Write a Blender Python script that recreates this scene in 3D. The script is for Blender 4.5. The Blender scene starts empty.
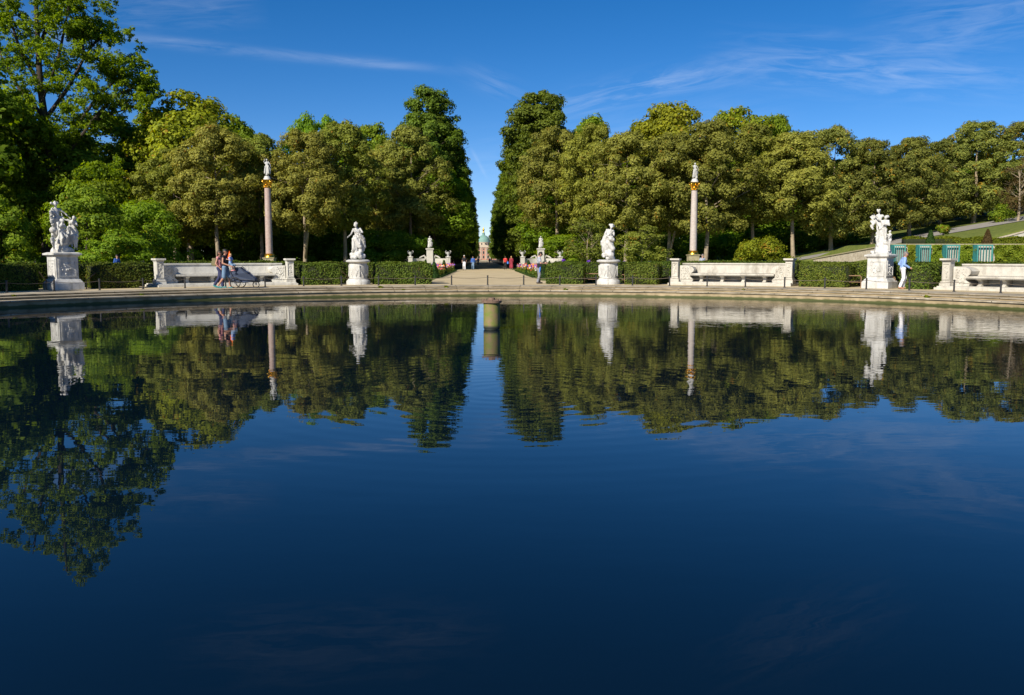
import bpy, math, random
import numpy as np
from mathutils import Vector, Matrix
R_ = math.radians
rng = np.random.default_rng(7)
random.seed(7)
sc = bpy.context.scene
COL = sc.collection
PI = math.pi

# ------------------------------------------------------------------ camera model
F, HC, PITCH, YAW, CX = 865.0, 1.75, R_(5.84), R_(1.85), -0.19
CY = 21.6                       # centre of the round basin
GZ = 0.42                       # level of the plaza above the water
cp, sp = math.cos(PITCH), math.sin(PITCH)
def W(px, py, d):
    """world point seen at pixel px, py at horizontal depth d"""
    a, b = (px-512)/F, (347.5-py)/F
    s = d/(cp+b*sp)
    fx, up, r = d, s*(-sp+cp*b), s*a
    return Vector((CX + r*math.cos(YAW)+fx*math.sin(YAW), -r*math.sin(YAW)+fx*math.cos(YAW), HC+up))
def G(px, py, z=GZ):
    b = (347.5-py)/F
    s = (z-HC)/(-sp+cp*b)
    return W(px, py, s*(cp+b*sp))
def ang(px, R):
    """polar angle (0 = +Y, right positive) round the basin centre of the ray through px, at radius R"""
    p, q = W(px, 259, 1.0), W(px, 259, 2.0)
    o = Vector((p.x, p.y-CY)); v = Vector((q.x-p.x, q.y-p.y))
    A, B, C = v.dot(v), 2*o.dot(v), o.dot(o)-R*R
    t = (-B+math.sqrt(B*B-4*A*C))/(2*A)
    e = o+v*t
    return math.atan2(e.x, e.y)
def pol(a, R, z=0.0):
    return Vector((R*math.sin(a), CY+R*math.cos(a), z))

# ------------------------------------------------------------------ materials
def new_mat(name):
    m = bpy.data.materials.new(name); m.use_nodes = True
    nt = m.node_tree
    for n in list(nt.nodes): nt.nodes.remove(n)
    return m, nt
def nd(nt, t, **kw):
    n = nt.nodes.new(t)
    for k, v in kw.items():
        if k in n.inputs.keys(): n.inputs[k].default_value = v
        else: setattr(n, k, v)
    return n
def ramp(nt, stops):
    r = nt.nodes.new('ShaderNodeValToRGB')
    e = r.color_ramp.elements
    while len(e) < len(stops): e.new(0.5)
    for i, (p, c) in enumerate(stops):
        e[i].position = p; e[i].color = (*c, 1) if len(c) == 3 else c
    return r
def stone(name, c1, c2, scale=3.0, rough=0.75, bump=0.01, stain=None, sscale=1.2, samt=0.5):
    m, nt = new_mat(name); L = nt.links
    tc = nd(nt, 'ShaderNodeTexCoord')
    n1 = nd(nt, 'ShaderNodeTexNoise', Scale=scale, Detail=8.0, Roughness=0.65)
    L.new(tc.outputs['Object'], n1.inputs['Vector'])
    r = ramp(nt, [(0.3, c1), (0.7, c2)])
    L.new(n1.outputs['Fac'], r.inputs['Fac'])
    col = r.outputs['Color']
    if stain:
        mp = nd(nt, 'ShaderNodeMapping'); mp.inputs['Scale'].default_value = (1, 1, 0.35)
        L.new(tc.outputs['Object'], mp.inputs['Vector'])
        n2 = nd(nt, 'ShaderNodeTexNoise', Scale=sscale, Detail=10.0, Roughness=0.7)
        L.new(mp.outputs['Vector'], n2.inputs['Vector'])
        r2 = ramp(nt, [(0.5, (0, 0, 0)), (0.68, (samt,)*3)])
        L.new(n2.outputs['Fac'], r2.inputs['Fac'])
        mx = nd(nt, 'ShaderNodeMix', data_type='RGBA')
        L.new(r2.outputs['Color'], mx.inputs['Factor'])
        L.new(col, mx.inputs[6]); mx.inputs[7].default_value = (*stain, 1)
        col = mx.outputs[2]
    b = nd(nt, 'ShaderNodeBsdfPrincipled', Roughness=rough)
    b.inputs['Specular IOR Level'].default_value = 0.3
    L.new(col, b.inputs['Base Color'])
    n3 = nd(nt, 'ShaderNodeTexNoise', Scale=scale*8, Detail=6.0)
    L.new(tc.outputs['Object'], n3.inputs['Vector'])
    bp = nd(nt, 'ShaderNodeBump', Strength=0.5, Distance=bump)
    L.new(n3.outputs['Fac'], bp.inputs['Height']); L.new(bp.outputs['Normal'], b.inputs['Normal'])
    o = nd(nt, 'ShaderNodeOutputMaterial'); L.new(b.outputs['BSDF'], o.inputs['Surface'])
    return m
def plain(name, c, rough=0.6, metal=0.0, var=0.15):
    m, nt = new_mat(name); L = nt.links
    tc = nd(nt, 'ShaderNodeTexCoord')
    n1 = nd(nt, 'ShaderNodeTexNoise', Scale=9.0, Detail=4.0)
    L.new(tc.outputs['Object'], n1.inputs['Vector'])
    r = ramp(nt, [(0.3, tuple(x*(1-var) for x in c)), (0.7, tuple(min(1, x*(1+var)) for x in c))])
    L.new(n1.outputs['Fac'], r.inputs['Fac'])
    b = nd(nt, 'ShaderNodeBsdfPrincipled', Roughness=rough, Metallic=metal)
    L.new(r.outputs['Color'], b.inputs['Base Color'])
    o = nd(nt, 'ShaderNodeOutputMaterial'); L.new(b.outputs['BSDF'], o.inputs['Surface'])
    return m
def leafmat(name, c1, c2, accent=None, amt=0.06, trans=0.35, patch=0.18, c3=None):
    """leaves: colour differs from leaf to leaf, from bough to bough and from tree to tree"""
    m, nt = new_mat(name); L = nt.links
    g = nd(nt, 'ShaderNodeNewGeometry')
    oi = nd(nt, 'ShaderNodeObjectInfo')
    tc = nd(nt, 'ShaderNodeTexCoord')
    n1 = nd(nt, 'ShaderNodeTexNoise', Scale=patch*2.5, Detail=3.0)
    L.new(tc.outputs['Object'], n1.inputs['Vector'])
    a1 = nd(nt, 'ShaderNodeMath', operation='MULTIPLY_ADD'); a1.inputs[1].default_value = 0.75
    L.new(g.outputs['Random Per Island'], a1.inputs[0])
    a0 = nd(nt, 'ShaderNodeMath', operation='MULTIPLY_ADD'); a0.inputs[1].default_value = 0.9; a0.inputs[2].default_value = -0.33
    L.new(n1.outputs['Fac'], a0.inputs[0]); L.new(a0.outputs[0], a1.inputs[2])
    r = ramp(nt, [(0.1, c1), (0.85, c2)])
    L.new(a1.outputs[0], r.inputs['Fac'])
    col = r.outputs['Color']
    hs = nd(nt, 'ShaderNodeHueSaturation')
    mr = nd(nt, 'ShaderNodeMapRange'); mr.inputs['To Min'].default_value = 0.484; mr.inputs['To Max'].default_value = 0.514
    L.new(oi.outputs['Random'], mr.inputs['Value']); L.new(mr.outputs[0], hs.inputs['Hue'])
    mv = nd(nt, 'ShaderNodeMath', operation='MULTIPLY'); mv.inputs[1].default_value = 7.31
    fr = nd(nt, 'ShaderNodeMath', operation='FRACT')
    L.new(oi.outputs['Random'], mv.inputs[0]); L.new(mv.outputs[0], fr.inputs[0])
    mr2 = nd(nt, 'ShaderNodeMapRange'); mr2.inputs['To Min'].default_value = 0.82; mr2.inputs['To Max'].default_value = 1.2
    L.new(fr.outputs[0], mr2.inputs['Value']); L.new(mr2.outputs[0], hs.inputs['Value'])
    L.new(col, hs.inputs['Color']); col = hs.outputs['Color']
    if accent:
        n2 = nd(nt, 'ShaderNodeTexNoise', Scale=patch*5, Detail=2.0)
        va = nd(nt, 'ShaderNodeVectorMath', operation='ADD')
        L.new(tc.outputs['Object'], va.inputs[0]); L.new(oi.outputs['Location'], va.inputs[1])
        L.new(va.outputs[0], n2.inputs['Vector'])
        th = nd(nt, 'ShaderNodeMath', operation='ADD')
        L.new(n2.outputs['Fac'], th.inputs[0])
        sm = nd(nt, 'ShaderNodeMath', operation='MULTIPLY'); sm.inputs[1].default_value = 0.2
        wn = nd(nt, 'ShaderNodeTexWhiteNoise', noise_dimensions='1D')
        L.new(g.outputs['Random Per Island'], wn.inputs['W'])
        L.new(wn.outputs['Value'], sm.inputs[0]); L.new(sm.outputs[0], th.inputs[1])
        st = nd(nt, 'ShaderNodeMath', operation='GREATER_THAN'); st.inputs[1].default_value = 0.82-amt
        L.new(th.outputs[0], st.inputs[0])
        mx = nd(nt, 'ShaderNodeMix', data_type='RGBA')
        L.new(st.outputs[0], mx.inputs['Factor']); L.new(col, mx.inputs[6]); mx.inputs[7].default_value = (*accent, 1)
        col = mx.outputs[2]
    b = nd(nt, 'ShaderNodeBsdfPrincipled', Roughness=0.65)
    b.inputs['Specular IOR Level'].default_value = 0.2
    t = nd(nt, 'ShaderNodeBsdfTranslucent')
    L.new(col, b.inputs['Base Color'])
    h2 = nd(nt, 'ShaderNodeHueSaturation', Hue=0.49, Saturation=1.1, Value=1.3); L.new(col, h2.inputs['Color'])
    L.new(h2.outputs['Color'], t.inputs['Color'])
    ms = nd(nt, 'ShaderNodeMixShader', Fac=min(.55, trans+.08))
    L.new(b.outputs['BSDF'], ms.inputs[1]); L.new(t.outputs['BSDF'], ms.inputs[2])
    o = nd(nt, 'ShaderNodeOutputMaterial'); L.new(ms.outputs[0], o.inputs['Surface'])
    return m

M = {}
M['marble'] = stone('white_marble', (0.42, 0.41, 0.385), (0.60, 0.59, 0.56), 4, 0.55, 0.006, (0.20, 0.19, 0.16), 3.0, 0.75)
M['old_marble'] = stone('weathered_marble', (0.46, 0.44, 0.39), (0.64, 0.62, 0.56), 2.5, 0.8, 0.012, (0.18, 0.165, 0.135), 1.6, 0.7)
M['cream_marble'] = stone('cream_marble', (0.40, 0.375, 0.32), (0.54, 0.51, 0.445), 3, 0.7, 0.01, (0.18, 0.15, 0.11), 1.6, 0.7)
M['coping'] = stone('coping_stone', (0.36, 0.31, 0.24), (0.56, 0.50, 0.40), 2.2, 0.85, 0.02, (0.14, 0.12, 0.08), 1.4, 0.7)
M['pink'] = stone('pink_marble', (0.32, 0.21, 0.175), (0.48, 0.37, 0.32), 9, 0.4, 0.002, (0.50, 0.46, 0.43), 5, 0.5)
M['pale_pink'] = stone('pale_pink_marble', (0.38, 0.30, 0.26), (0.54, 0.48, 0.43), 9, 0.4, 0.002, (0.50, 0.48, 0.44), 5, 0.6)
M['gold'] = plain('gilding', (0.85, 0.50, 0.07), 0.32, 1.0, 0.1)
M['plinth'] = stone('plinth_stone', (0.26, 0.22, 0.13), (0.40, 0.35, 0.22), 5, 0.85, 0.01)
M['field'] = stone('field_stone', (0.36, 0.30, 0.21), (0.58, 0.51, 0.40), 3.5, 0.9, 0.04, (0.2, 0.16, 0.1), 5, 0.6)
M['gravel'] = stone('gravel', (0.41, 0.325, 0.19), (0.55, 0.445, 0.27), 0.9, 0.95, 0.01, (0.32, 0.25, 0.14), 0.25, 0.5)
M['asphalt'] = stone('grey_gravel', (0.22, 0.20, 0.18), (0.30, 0.28, 0.25), 1.5, 0.95, 0.01)
M['iron'] = plain('dark_iron', (0.035, 0.035, 0.036), 0.5, 0.3)
M['rope'] = plain('worn_rail', (0.11, 0.085, 0.06), 0.7)
M['wood'] = plain('brown_wood', (0.22, 0.13, 0.07), 0.7)
M['rust'] = stone('rusty_flange', (0.12, 0.07, 0.045), (0.22, 0.15, 0.11), 12, 0.8, 0.01)
M['turq'] = plain('turquoise_paint', (0.065, 0.26, 0.225), 0.5)
M['turq_dark'] = plain('dark_turquoise_paint', (0.02, 0.13, 0.115), 0.5)
M['bark'] = stone('bark', (0.20, 0.155, 0.10), (0.36, 0.29, 0.20), 2.5, 0.95, 0.04)
M['dark_bark'] = stone('dark_bark', (0.030, 0.024, 0.018), (0.07, 0.055, 0.04), 2.5, 0.95, 0.04)
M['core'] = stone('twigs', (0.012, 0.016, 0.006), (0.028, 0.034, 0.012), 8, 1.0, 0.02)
M['grass'] = stone('lawn', (0.065, 0.095, 0.014), (0.15, 0.165, 0.030), 2.5, 0.95, 0.05)
M['soil'] = stone('forest_floor', (0.028, 0.024, 0.012), (0.06, 0.052, 0.024), 1.0, 0.95, 0.05)
ORANGE = (0.30, 0.17, 0.02)
M['olive'] = leafmat('olive_leaves', (0.130, 0.145, 0.026), (0.345, 0.350, 0.062), ORANGE, 0.0)
M['olive_green'] = leafmat('olive_green_leaves', (0.110, 0.135, 0.020), (0.290, 0.315, 0.045), ORANGE, -0.01)
M['hillgreen'] = leafmat('grey_green_leaves', (0.100, 0.125, 0.024), (0.270, 0.285, 0.054), (0.40, 0.24, 0.02), 0.015)
M['bright'] = leafmat('bright_green_leaves', (0.080, 0.145, 0.010), (0.250, 0.350, 0.022), (0.3, 0.2, 0.02), 0.0)
M['yellow_green'] = leafmat('yellow_green_leaves', (0.13, 0.17, 0.010), (0.36, 0.40, 0.022), (0.34, 0.22, 0.02), 0.03)
M['mid'] = leafmat('mid_green_leaves', (0.085, 0.155, 0.012), (0.260, 0.380, 0.025), trans=0.5)
M['oak'] = leafmat('oak_leaves', (0.050, 0.110, 0.008), (0.220, 0.320, 0.018), trans=0.5)
M['avenue'] = leafmat('avenue_leaves', (0.055, 0.100, 0.012), (0.200, 0.270, 0.028), trans=0.35)
M['hedge'] = leafmat('hedge_leaves', (0.060, 0.100, 0.012), (0.150, 0.190, 0.026), (0.17, 0.12, 0.03), 0.0, 0.25, 1.2)
M['yew'] = leafmat('yew_needles', (0.020, 0.055, 0.010), (0.055, 0.110, 0.018), None, 0, 0.15, 1.0)
M['vine'] = leafmat('vine_leaves', (0.11, 0.16, 0.010), (0.26, 0.31, 0.024), (0.3, 0.24, 0.02), 0.0, 0.35, 0.8)
M['brown_leaf'] = leafmat('dry_leaves', (0.09, 0.06, 0.02), (0.17, 0.115, 0.04))
M['skin'] = plain('skin', (0.50, 0.28, 0.19), 0.55, 0, 0.06)
M['tan_skin'] = plain('tanned_skin', (0.40, 0.20, 0.13), 0.55, 0, 0.06)
for k, c in dict(black_cloth=(0.012, 0.012, 0.016), navy_cloth=(0.022, 0.028, 0.085), denim=(0.13, 0.21, 0.32), sky_cloth=(0.22, 0.34, 0.62), white_cloth=(0.72, 0.71, 0.74),
                 grey_cloth=(0.20, 0.21, 0.24), check_cloth=(0.34, 0.36, 0.42), blue_cloth=(0.03, 0.10, 0.36), red_cloth=(0.55, 0.03, 0.03), wine_cloth=(0.24, 0.02, 0.04),
                 olive_cloth=(0.16, 0.14, 0.07), purple_cloth=(0.09, 0.05, 0.22), teal_cloth=(0.02, 0.20, 0.22), orange_cloth=(0.95, 0.13, 0.01), slate_cloth=(0.035, 0.05, 0.09),
                 bag_blue=(0.05, 0.20, 0.70), pink_cloth=(0.55, 0.22, 0.24)).items():
    M[k] = plain(k, c, 0.85, 0, 0.12)
M['hair'] = plain('brown_hair', (0.035, 0.018, 0.010), 0.6); M['dark_hair'] = plain('dark_hair', (0.010, 0.008, 0.007), 0.6)
M['grey_hair'] = plain('grey_hair', (0.16, 0.14, 0.13), 0.6); M['white_hair'] = plain('white_hair', (0.55, 0.52, 0.50), 0.6)
M['blond_hair'] = plain('fair_hair', (0.42, 0.25, 0.10), 0.6)
M['eye'] = plain('eye', (0.02, 0.015, 0.012), 0.2); M['rubber'] = plain('rubber', (0.02, 0.02, 0.02), 0.8)
M['steel'] = plain('painted_tube', (0.09, 0.10, 0.13), 0.4, 0.5)
for k, c in dict(purple=(0.16, 0.04, 0.42), red=(0.55, 0.06, 0.03), pink=(0.45, 0.16, 0.20), orange=(0.65, 0.24, 0.04), white=(0.5, 0.49, 0.42)).items():
    M['petal_'+k] = plain('petals_'+k, c, 0.7, 0, 0.2)

# ------------------------------------------------------------------ object helpers
def tag(o, label=None, cat=None, group=None, kind=None):
    if label: o['label'] = label
    if cat: o['category'] = cat
    if group: o['group'] = group
    if kind: o['kind'] = kind
    return o
def empty(name, loc, label, cat, group=None, rz=0.0):
    o = bpy.data.objects.new(name, None); COL.objects.link(o)
    o.location = loc; o.rotation_euler = (0, 0, rz); o.empty_display_size = 0.2
    return tag(o, label, cat, group)
def link_mesh(name, me, mats, parent=None, smooth=False):
    for m in (mats if isinstance(mats, (list, tuple)) else [mats]): me.materials.append(m)
    if smooth: me.polygons.foreach_set('use_smooth', [True]*len(me.polygons))
    o = bpy.data.objects.new(name, me); COL.objects.link(o)
    if parent is not None: o.parent = parent
    return o
def copy_tree(o, parent=None):
    c = o.copy(); COL.objects.link(c); c.parent = parent
    for ch in list(o.children): copy_tree(ch, c)
    return c

class MB:
    def __init__(s): s.v = []; s.f = []; s.m = []
    def add(s, vs, fs, mi=0):
        o = len(s.v); s.v += [tuple(v) for v in vs]
        s.f += [tuple(i+o for i in f) for f in fs]; s.m += [mi]*len(fs); return s
    def box(s, x0, x1, y0, y1, z0, z1, mi=0):
        return s.add([(x, y, z) for z in (z0, z1) for y in (y0, y1) for x in (x0, x1)],
                     [(0, 2, 3, 1), (4, 5, 7, 6), (0, 1, 5, 4), (2, 6, 7, 3), (0, 4, 6, 2), (1, 3, 7, 5)], mi)
    def frustum(s, w0, d0, w1, d1, z0, z1, mi=0, x=0, y=0):
        vs = [(x+a*w/2, y+b*d/2, z) for (w, d, z) in ((w0, d0, z0), (w1, d1, z1)) for (a, b) in ((-1, -1), (1, -1), (1, 1), (-1, 1))]
        return s.add(vs, [(3, 2, 1, 0), (4, 5, 6, 7)]+[(i, (i+1) % 4, (i+1) % 4+4, i+4) for i in range(4)], mi)
    def lathe(s, prof, n=24, mi=0, x=0, y=0, z=0, fl=0, fd=0.0):
        """prof: (radius, height) from the bottom up; fl flutes / lobes of depth fd"""
        vs = []
        for r, h in prof:
            for i in range(n):
                a = 2*PI*i/n; rr = r*(1+fd*math.cos(fl*a)) if fl else r
                vs.append((x+rr*math.cos(a), y+rr*math.sin(a), z+h))
        fs = [(k*n+i, k*n+(i+1) % n, (k+1)*n+(i+1) % n, (k+1)*n+i) for k in range(len(prof)-1) for i in range(n)]
        fs.append(tuple(range(n-1, -1, -1))); fs.append(tuple((len(prof)-1)*n+i for i in range(n)))
        return s.add(vs, fs, mi)
    def tube(s, pts, r, n=8, mi=0):
        pts = [Vector(p) for p in pts]
        rs = r if isinstance(r, (list, tuple)) else [r]*len(pts)
        vs = []
        for i, p in enumerate(pts):
            t = (pts[min(i+1, len(pts)-1)]-pts[max(i-1, 0)]).normalized()
            ref = Vector((0, 0, 1)) if abs(t.z) < 0.9 else Vector((1, 0, 0))
            u = t.cross(ref).normalized(); w = t.cross(u).normalized()
            for k in range(n):
                a = 2*PI*k/n; vs.append(p+(u*math.cos(a)+w*math.sin(a))*rs[i])
        fs = [(k*n+i, (k+1)*n+i, (k+1)*n+(i+1) % n, k*n+(i+1) % n) for k in range(len(pts)-1) for i in range(n)]
        fs.append(tuple(range(n))); fs.append(tuple((len(pts)-1)*n+i for i in range(n-1, -1, -1)))
        return s.add(vs, fs, mi)
    def sector(s, a0, a1, R0, R1, z0, z1, n=12, mi=0):
        """curved block round the basin centre"""
        vs = []
        for i in range(n+1):
            a = a0+(a1-a0)*i/n
            for (R, z) in ((R0, z0), (R1, z0), (R1, z1), (R0, z1)): vs.append(pol(a, R, z))
        fs = []
        for i in range(n):
            b = i*4
            for k in range(4): fs.append((b+k, b+(k+1) % 4, b+4+(k+1) % 4, b+4+k))
        fs.append((0, 3, 2, 1)); fs.append((n*4, n*4+1, n*4+2, n*4+3))
        if a1 < a0: fs = [f[::-1] for f in fs]
        return s.add(vs, [f[::-1] for f in fs], mi)
    def sphere(s, c, r, mi=0, n=10, m=6, sz=1.0):
        prof = [(max(1e-4, r*math.sin(PI*k/m)), -r*sz*math.cos(PI*k/m)) for k in range(m+1)]
        return s.lathe(prof, n, mi, c[0], c[1], c[2])
    def ring(s, c, R, r, axis='y', n=20, m=6, mi=0):
        vs = []
        for i in range(n):
            a = 2*PI*i/n
            for j in range(m):
                b = 2*PI*j/m; rr = R+r*math.cos(b)
                p = (rr*math.cos(a), r*math.sin(b), rr*math.sin(a)) if axis == 'y' else (rr*math.cos(a), rr*math.sin(a), r*math.sin(b))
                vs.append((c[0]+p[0], c[1]+p[1], c[2]+p[2]))
        return s.add(vs, [(i*m+j, ((i+1) % n)*m+j, ((i+1) % n)*m+(j+1) % m, i*m+(j+1) % m) for i in range(n) for j in range(m)], mi)
    def build(s, name, mats, parent=None, smooth=False, off=None, bevel=0.0):
        me = bpy.data.meshes.new(name)
        vs = s.v
        if off is not None: vs = [(v[0]-off[0], v[1]-off[1], v[2]-off[2]) for v in vs]
        me.from_pydata(vs, [], s.f)
        me.polygons.foreach_set('material_index', s.m)
        o = link_mesh(name, me, mats, parent, smooth)
        if smooth:
            try: me.set_sharp_from_angle(angle=R_(40))
            except Exception: pass
        if bevel:
            b = o.modifiers.new('bevel', 'BEVEL'); b.width = bevel; b.segments = 2; b.limit_method = 'ANGLE'
        return o

def quads_mesh(name, P, N, size, aspect=0.62, core=None, droop=0.0):
    """leaf-sized rhombus faces at P with normals N; core = (verts, faces) gets material 1"""
    n = len(P)
    N = N/np.maximum(np.linalg.norm(N, axis=1, keepdims=True), 1e-6)
    A = rng.normal(size=(n, 3)); A[:, 2] -= droop
    T = np.cross(N, A); T /= np.maximum(np.linalg.norm(T, axis=1, keepdims=True), 1e-6)
    B = np.cross(N, T)
    s = (size*(0.65+0.7*rng.random(n)))[:, None]
    bend = N*s*0.18
    V = np.stack([P-T*s*0.5-bend, P-B*s*0.5*aspect, P+T*s*0.5-bend, P+B*s*0.5*aspect], axis=1).reshape(-1, 3)
    cv, cf = core if core else (np.zeros((0, 3)), [])
    nv = 4*n+len(cv)
    allv = np.concatenate([V, np.array(cv).reshape(-1, 3)]) if len(cv) else V
    me = bpy.data.meshes.new(name)
    me.vertices.add(nv); me.vertices.foreach_set('co', allv.astype(np.float32).ravel())
    ln = [4]*n+[len(f) for f in cf]
    li = list(range(4*n))+[i+4*n for f in cf for i in f]
    me.loops.add(len(li)); me.loops.foreach_set('vertex_index', np.array(li, dtype=np.int32))
    me.polygons.add(len(ln))
    st = np.concatenate([[0], np.cumsum(ln)[:-1]]).astype(np.int32)
    me.polygons.foreach_set('loop_start', st)
    try: me.polygons.foreach_set('loop_total', np.array(ln, dtype=np.int32))
    except Exception: pass
    me.polygons.foreach_set('material_index', np.array([0]*n+[1]*len(cf), dtype=np.int32))
    me.update(calc_edges=True); me.validate()
    return me

# ------------------------------------------------------------------ world, sun, camera
SUNAZ = math.atan2(-0.60, -0.80)         # azimuth measured from +Y towards +X
SUNEL = R_(34)
w = bpy.data.worlds.new('World'); sc.world = w; w.use_nodes = True
nt = w.node_tree; L = nt.links
for n in list(nt.nodes): nt.nodes.remove(n)
sky = nd(nt, 'ShaderNodeTexSky'); sky.sky_type = 'NISHITA'; sky.sun_disc = False
sky.sun_elevation = SUNEL; sky.sun_rotation = SUNAZ % (2*PI)
sky.air_density = 0.75; sky.dust_density = 0.05; sky.ozone_density = 6.0; sky.altitude = 1200
geo = nd(nt, 'ShaderNodeTexCoord')
def pdir(px, py):
    v = W(px, py, 10.0)-Vector((CX, 0, HC)); return v.normalized()
def vmath(op, a, b=None):
    n = nd(nt, 'ShaderNodeVectorMath', operation=op)
    for i, x in enumerate((a, b)):
        if x is None: continue
        if isinstance(x, Vector): n.inputs[i].default_value = x
        else: L.new(x, n.inputs[i])
    return n
def smath(op, a, b=None, c=None, clamp=False):
    n = nd(nt, 'ShaderNodeMath', operation=op); n.use_clamp = clamp
    for i, x in enumerate((a, b, c)):
        if x is None: continue
        if isinstance(x, (int, float)): n.inputs[i].default_value = x
        else: L.new(x, n.inputs[i])
    return n.outputs[0]
D = geo.outputs['Generated']
def streak(A, B, width, soft, amt, nscale, seed, thr=0.42):
    a, b = pdir(*A), pdir(*B)
    nrm = a.cross(b).normalized(); mid = (a+b).normalized(); tan = nrm.cross(mid).normalized()
    half = math.acos(max(-1, min(1, a.dot(b))))/2
    u = vmath('DOT_PRODUCT', D, nrm).outputs['Value']
    t = vmath('DOT_PRODUCT', D, tan).outputs['Value']
    f = vmath('DOT_PRODUCT', D, mid).outputs['Value']
    # noise coordinates stretched along the streak
    cmb = nd(nt, 'ShaderNodeCombineXYZ'); L.new(smath('MULTIPLY', t, 3.0), cmb.inputs[0]); L.new(smath('MULTIPLY', u, 22.0), cmb.inputs[1]); cmb.inputs[2].default_value = seed
    nz = nd(nt, 'ShaderNodeTexNoise', Scale=nscale, Detail=7.0, Roughness=0.62, Distortion=0.8); L.new(cmb.outputs[0], nz.inputs['Vector'])
    wob = nd(nt, 'ShaderNodeTexNoise', Scale=nscale*0.5, Detail=2.0); L.new(cmb.outputs[0], wob.inputs['Vector'])
    u2 = smath('ADD', u, smath('MULTIPLY', smath('SUBTRACT', wob.outputs['Fac'], 0.5), width*1.5))
    g = smath('POWER', 2.718, smath('MULTIPLY', smath('POWER', smath('ABSOLUTE', smath('DIVIDE', u2, width)), 2.0), -1.0))
    e = smath('MULTIPLY_ADD', smath('ABSOLUTE', t), -1.0/soft, (half+soft*0.5)/soft, clamp=True)
    fr = smath('GREATER_THAN', f, 0.0)
    nn = smath('MULTIPLY_ADD', nz.outputs['Fac'], 2.6, -2.6*thr, clamp=True)
    return smath('MULTIPLY', smath('MULTIPLY', smath('MULTIPLY', g, e), smath('MULTIPLY', nn, fr)), amt)
parts = [streak((120, 38), (440, 69), 0.0048, 0.10, 0.17, 3.0, 1.0, 0.33),
         streak((560, 108), (730, 70), 0.014, 0.10, 0.30, 4.0, 3.0, 0.40),
         streak((750, 62), (1010, 78), 0.022, 0.12, 0.27, 4.0, 5.0, 0.42),
         streak((480, 158), (760, 120), 0.020, 0.10, 0.13, 4.0, 7.0, 0.4),
         streak((0, 16), (120, 60), 0.012, 0.06, 0.16, 3.0, 8.0, 0.35),
         streak((100, 10), (240, 8), 0.02, 0.06, 0.10, 5.0, 9.5, 0.4),
         streak((470, 75), (520, 95), 0.012, 0.05, 0.14, 4.0, 11.0, 0.4),
         streak((900, 30), (1060, 10), 0.03, 0.10, 0.19, 4.0, 12.0, 0.4),
         streak((472, 150), (486, 176), 0.0018, 0.012, 0.16, 2.0, 14.0, 0.25),
         streak((180, -170), (460, -150), 0.03, 0.10, 0.12, 4.0, 21.0, 0.4),
         streak((760, -190), (900, -120), 0.03, 0.10, 0.12, 4.0, 23.0, 0.4)]
tot = parts[0]
for p in parts[1:]: tot = smath('ADD', tot, p)
tot = smath('MINIMUM', tot, 0.8)
hsv = nd(nt, 'ShaderNodeHueSaturation', Hue=0.508, Saturation=1.25, Value=1.0)
L.new(sky.outputs[0], hsv.inputs['Color'])
tint = nd(nt, 'ShaderNodeMix', data_type='RGBA', blend_type='MULTIPLY'); tint.inputs['Factor'].default_value = 1; L.new(hsv.outputs['Color'], tint.inputs[6]); tint.inputs[7].default_value = (1.06, .765, .635, 1)
mixc = nd(nt, 'ShaderNodeMix', data_type='RGBA'); L.new(tot, mixc.inputs['Factor']); L.new(tint.outputs[2], mixc.inputs[6]); mixc.inputs[7].default_value = (5.0, 5.4, 6.0, 1)
bg = nd(nt, 'ShaderNodeBackground', Strength=0.128); L.new(mixc.outputs[2], bg.inputs['Color'])
wo = nd(nt, 'ShaderNodeOutputWorld'); L.new(bg.outputs[0], wo.inputs['Surface'])

sl = bpy.data.lights.new('sun', 'SUN'); sl.energy = 4.9; sl.angle = R_(0.53); sl.color = (1.0, 0.93, 0.80)
so = bpy.data.objects.new('sun', sl); COL.objects.link(so)
sd = Vector((math.sin(SUNAZ)*math.cos(SUNEL), math.cos(SUNAZ)*math.cos(SUNEL), math.sin(SUNEL)))
so.rotation_euler = sd.to_track_quat('Z', 'Y').to_euler(); so.location = (-40, -30, 60)

cd = bpy.data.cameras.new('camera'); cd.sensor_width = 36; cd.lens = F/1024*36; cd.clip_end = 8000; cd.clip_start = 0.05
co = bpy.data.objects.new('camera', cd); COL.objects.link(co); sc.camera = co
co.location = (CX, 0, HC); co.rotation_euler = (PI/2-PITCH, 0, -YAW)
sc.view_settings.view_transform = 'Standard'; sc.view_settings.look = 'None'; sc.view_settings.gamma = 1; sc.view_settings.exposure = 0.55
sc.cycles.max_bounces = 6; sc.cycles.transparent_max_bounces = 4; sc.cycles.diffuse_bounces = 3

# ------------------------------------------------------------------ ground and basin
RW = 19.85                        # water edge
def struct(name, mb, mats, **k):
    o = mb.build(name, mats, **k); o['kind'] = 'structure'; return o
# ground sheet with a round hole for the basin, reaching to the horizon
def disc_ring(R0, R1, z, n=96, mi=0, mb=None):
    mb = mb or MB()
    vs = [pol(2*PI*i/n, R, z) for R in (R0, R1) for i in range(n)]
    mb.add(vs, [(i, n+i, n+(i+1) % n, (i+1) % n) for i in range(n)][::1], mi)
    mb.f[-n:] = [f[::-1] for f in mb.f[-n:]]
    return mb
g = MB(); disc_ring(22.0, 60, GZ-0.03, mb=g); disc_ring(60, 400, GZ-0.03, mb=g); disc_ring(400, 6000, GZ-0.03, mb=g)
struct('ground', g, M['soil'])
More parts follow.
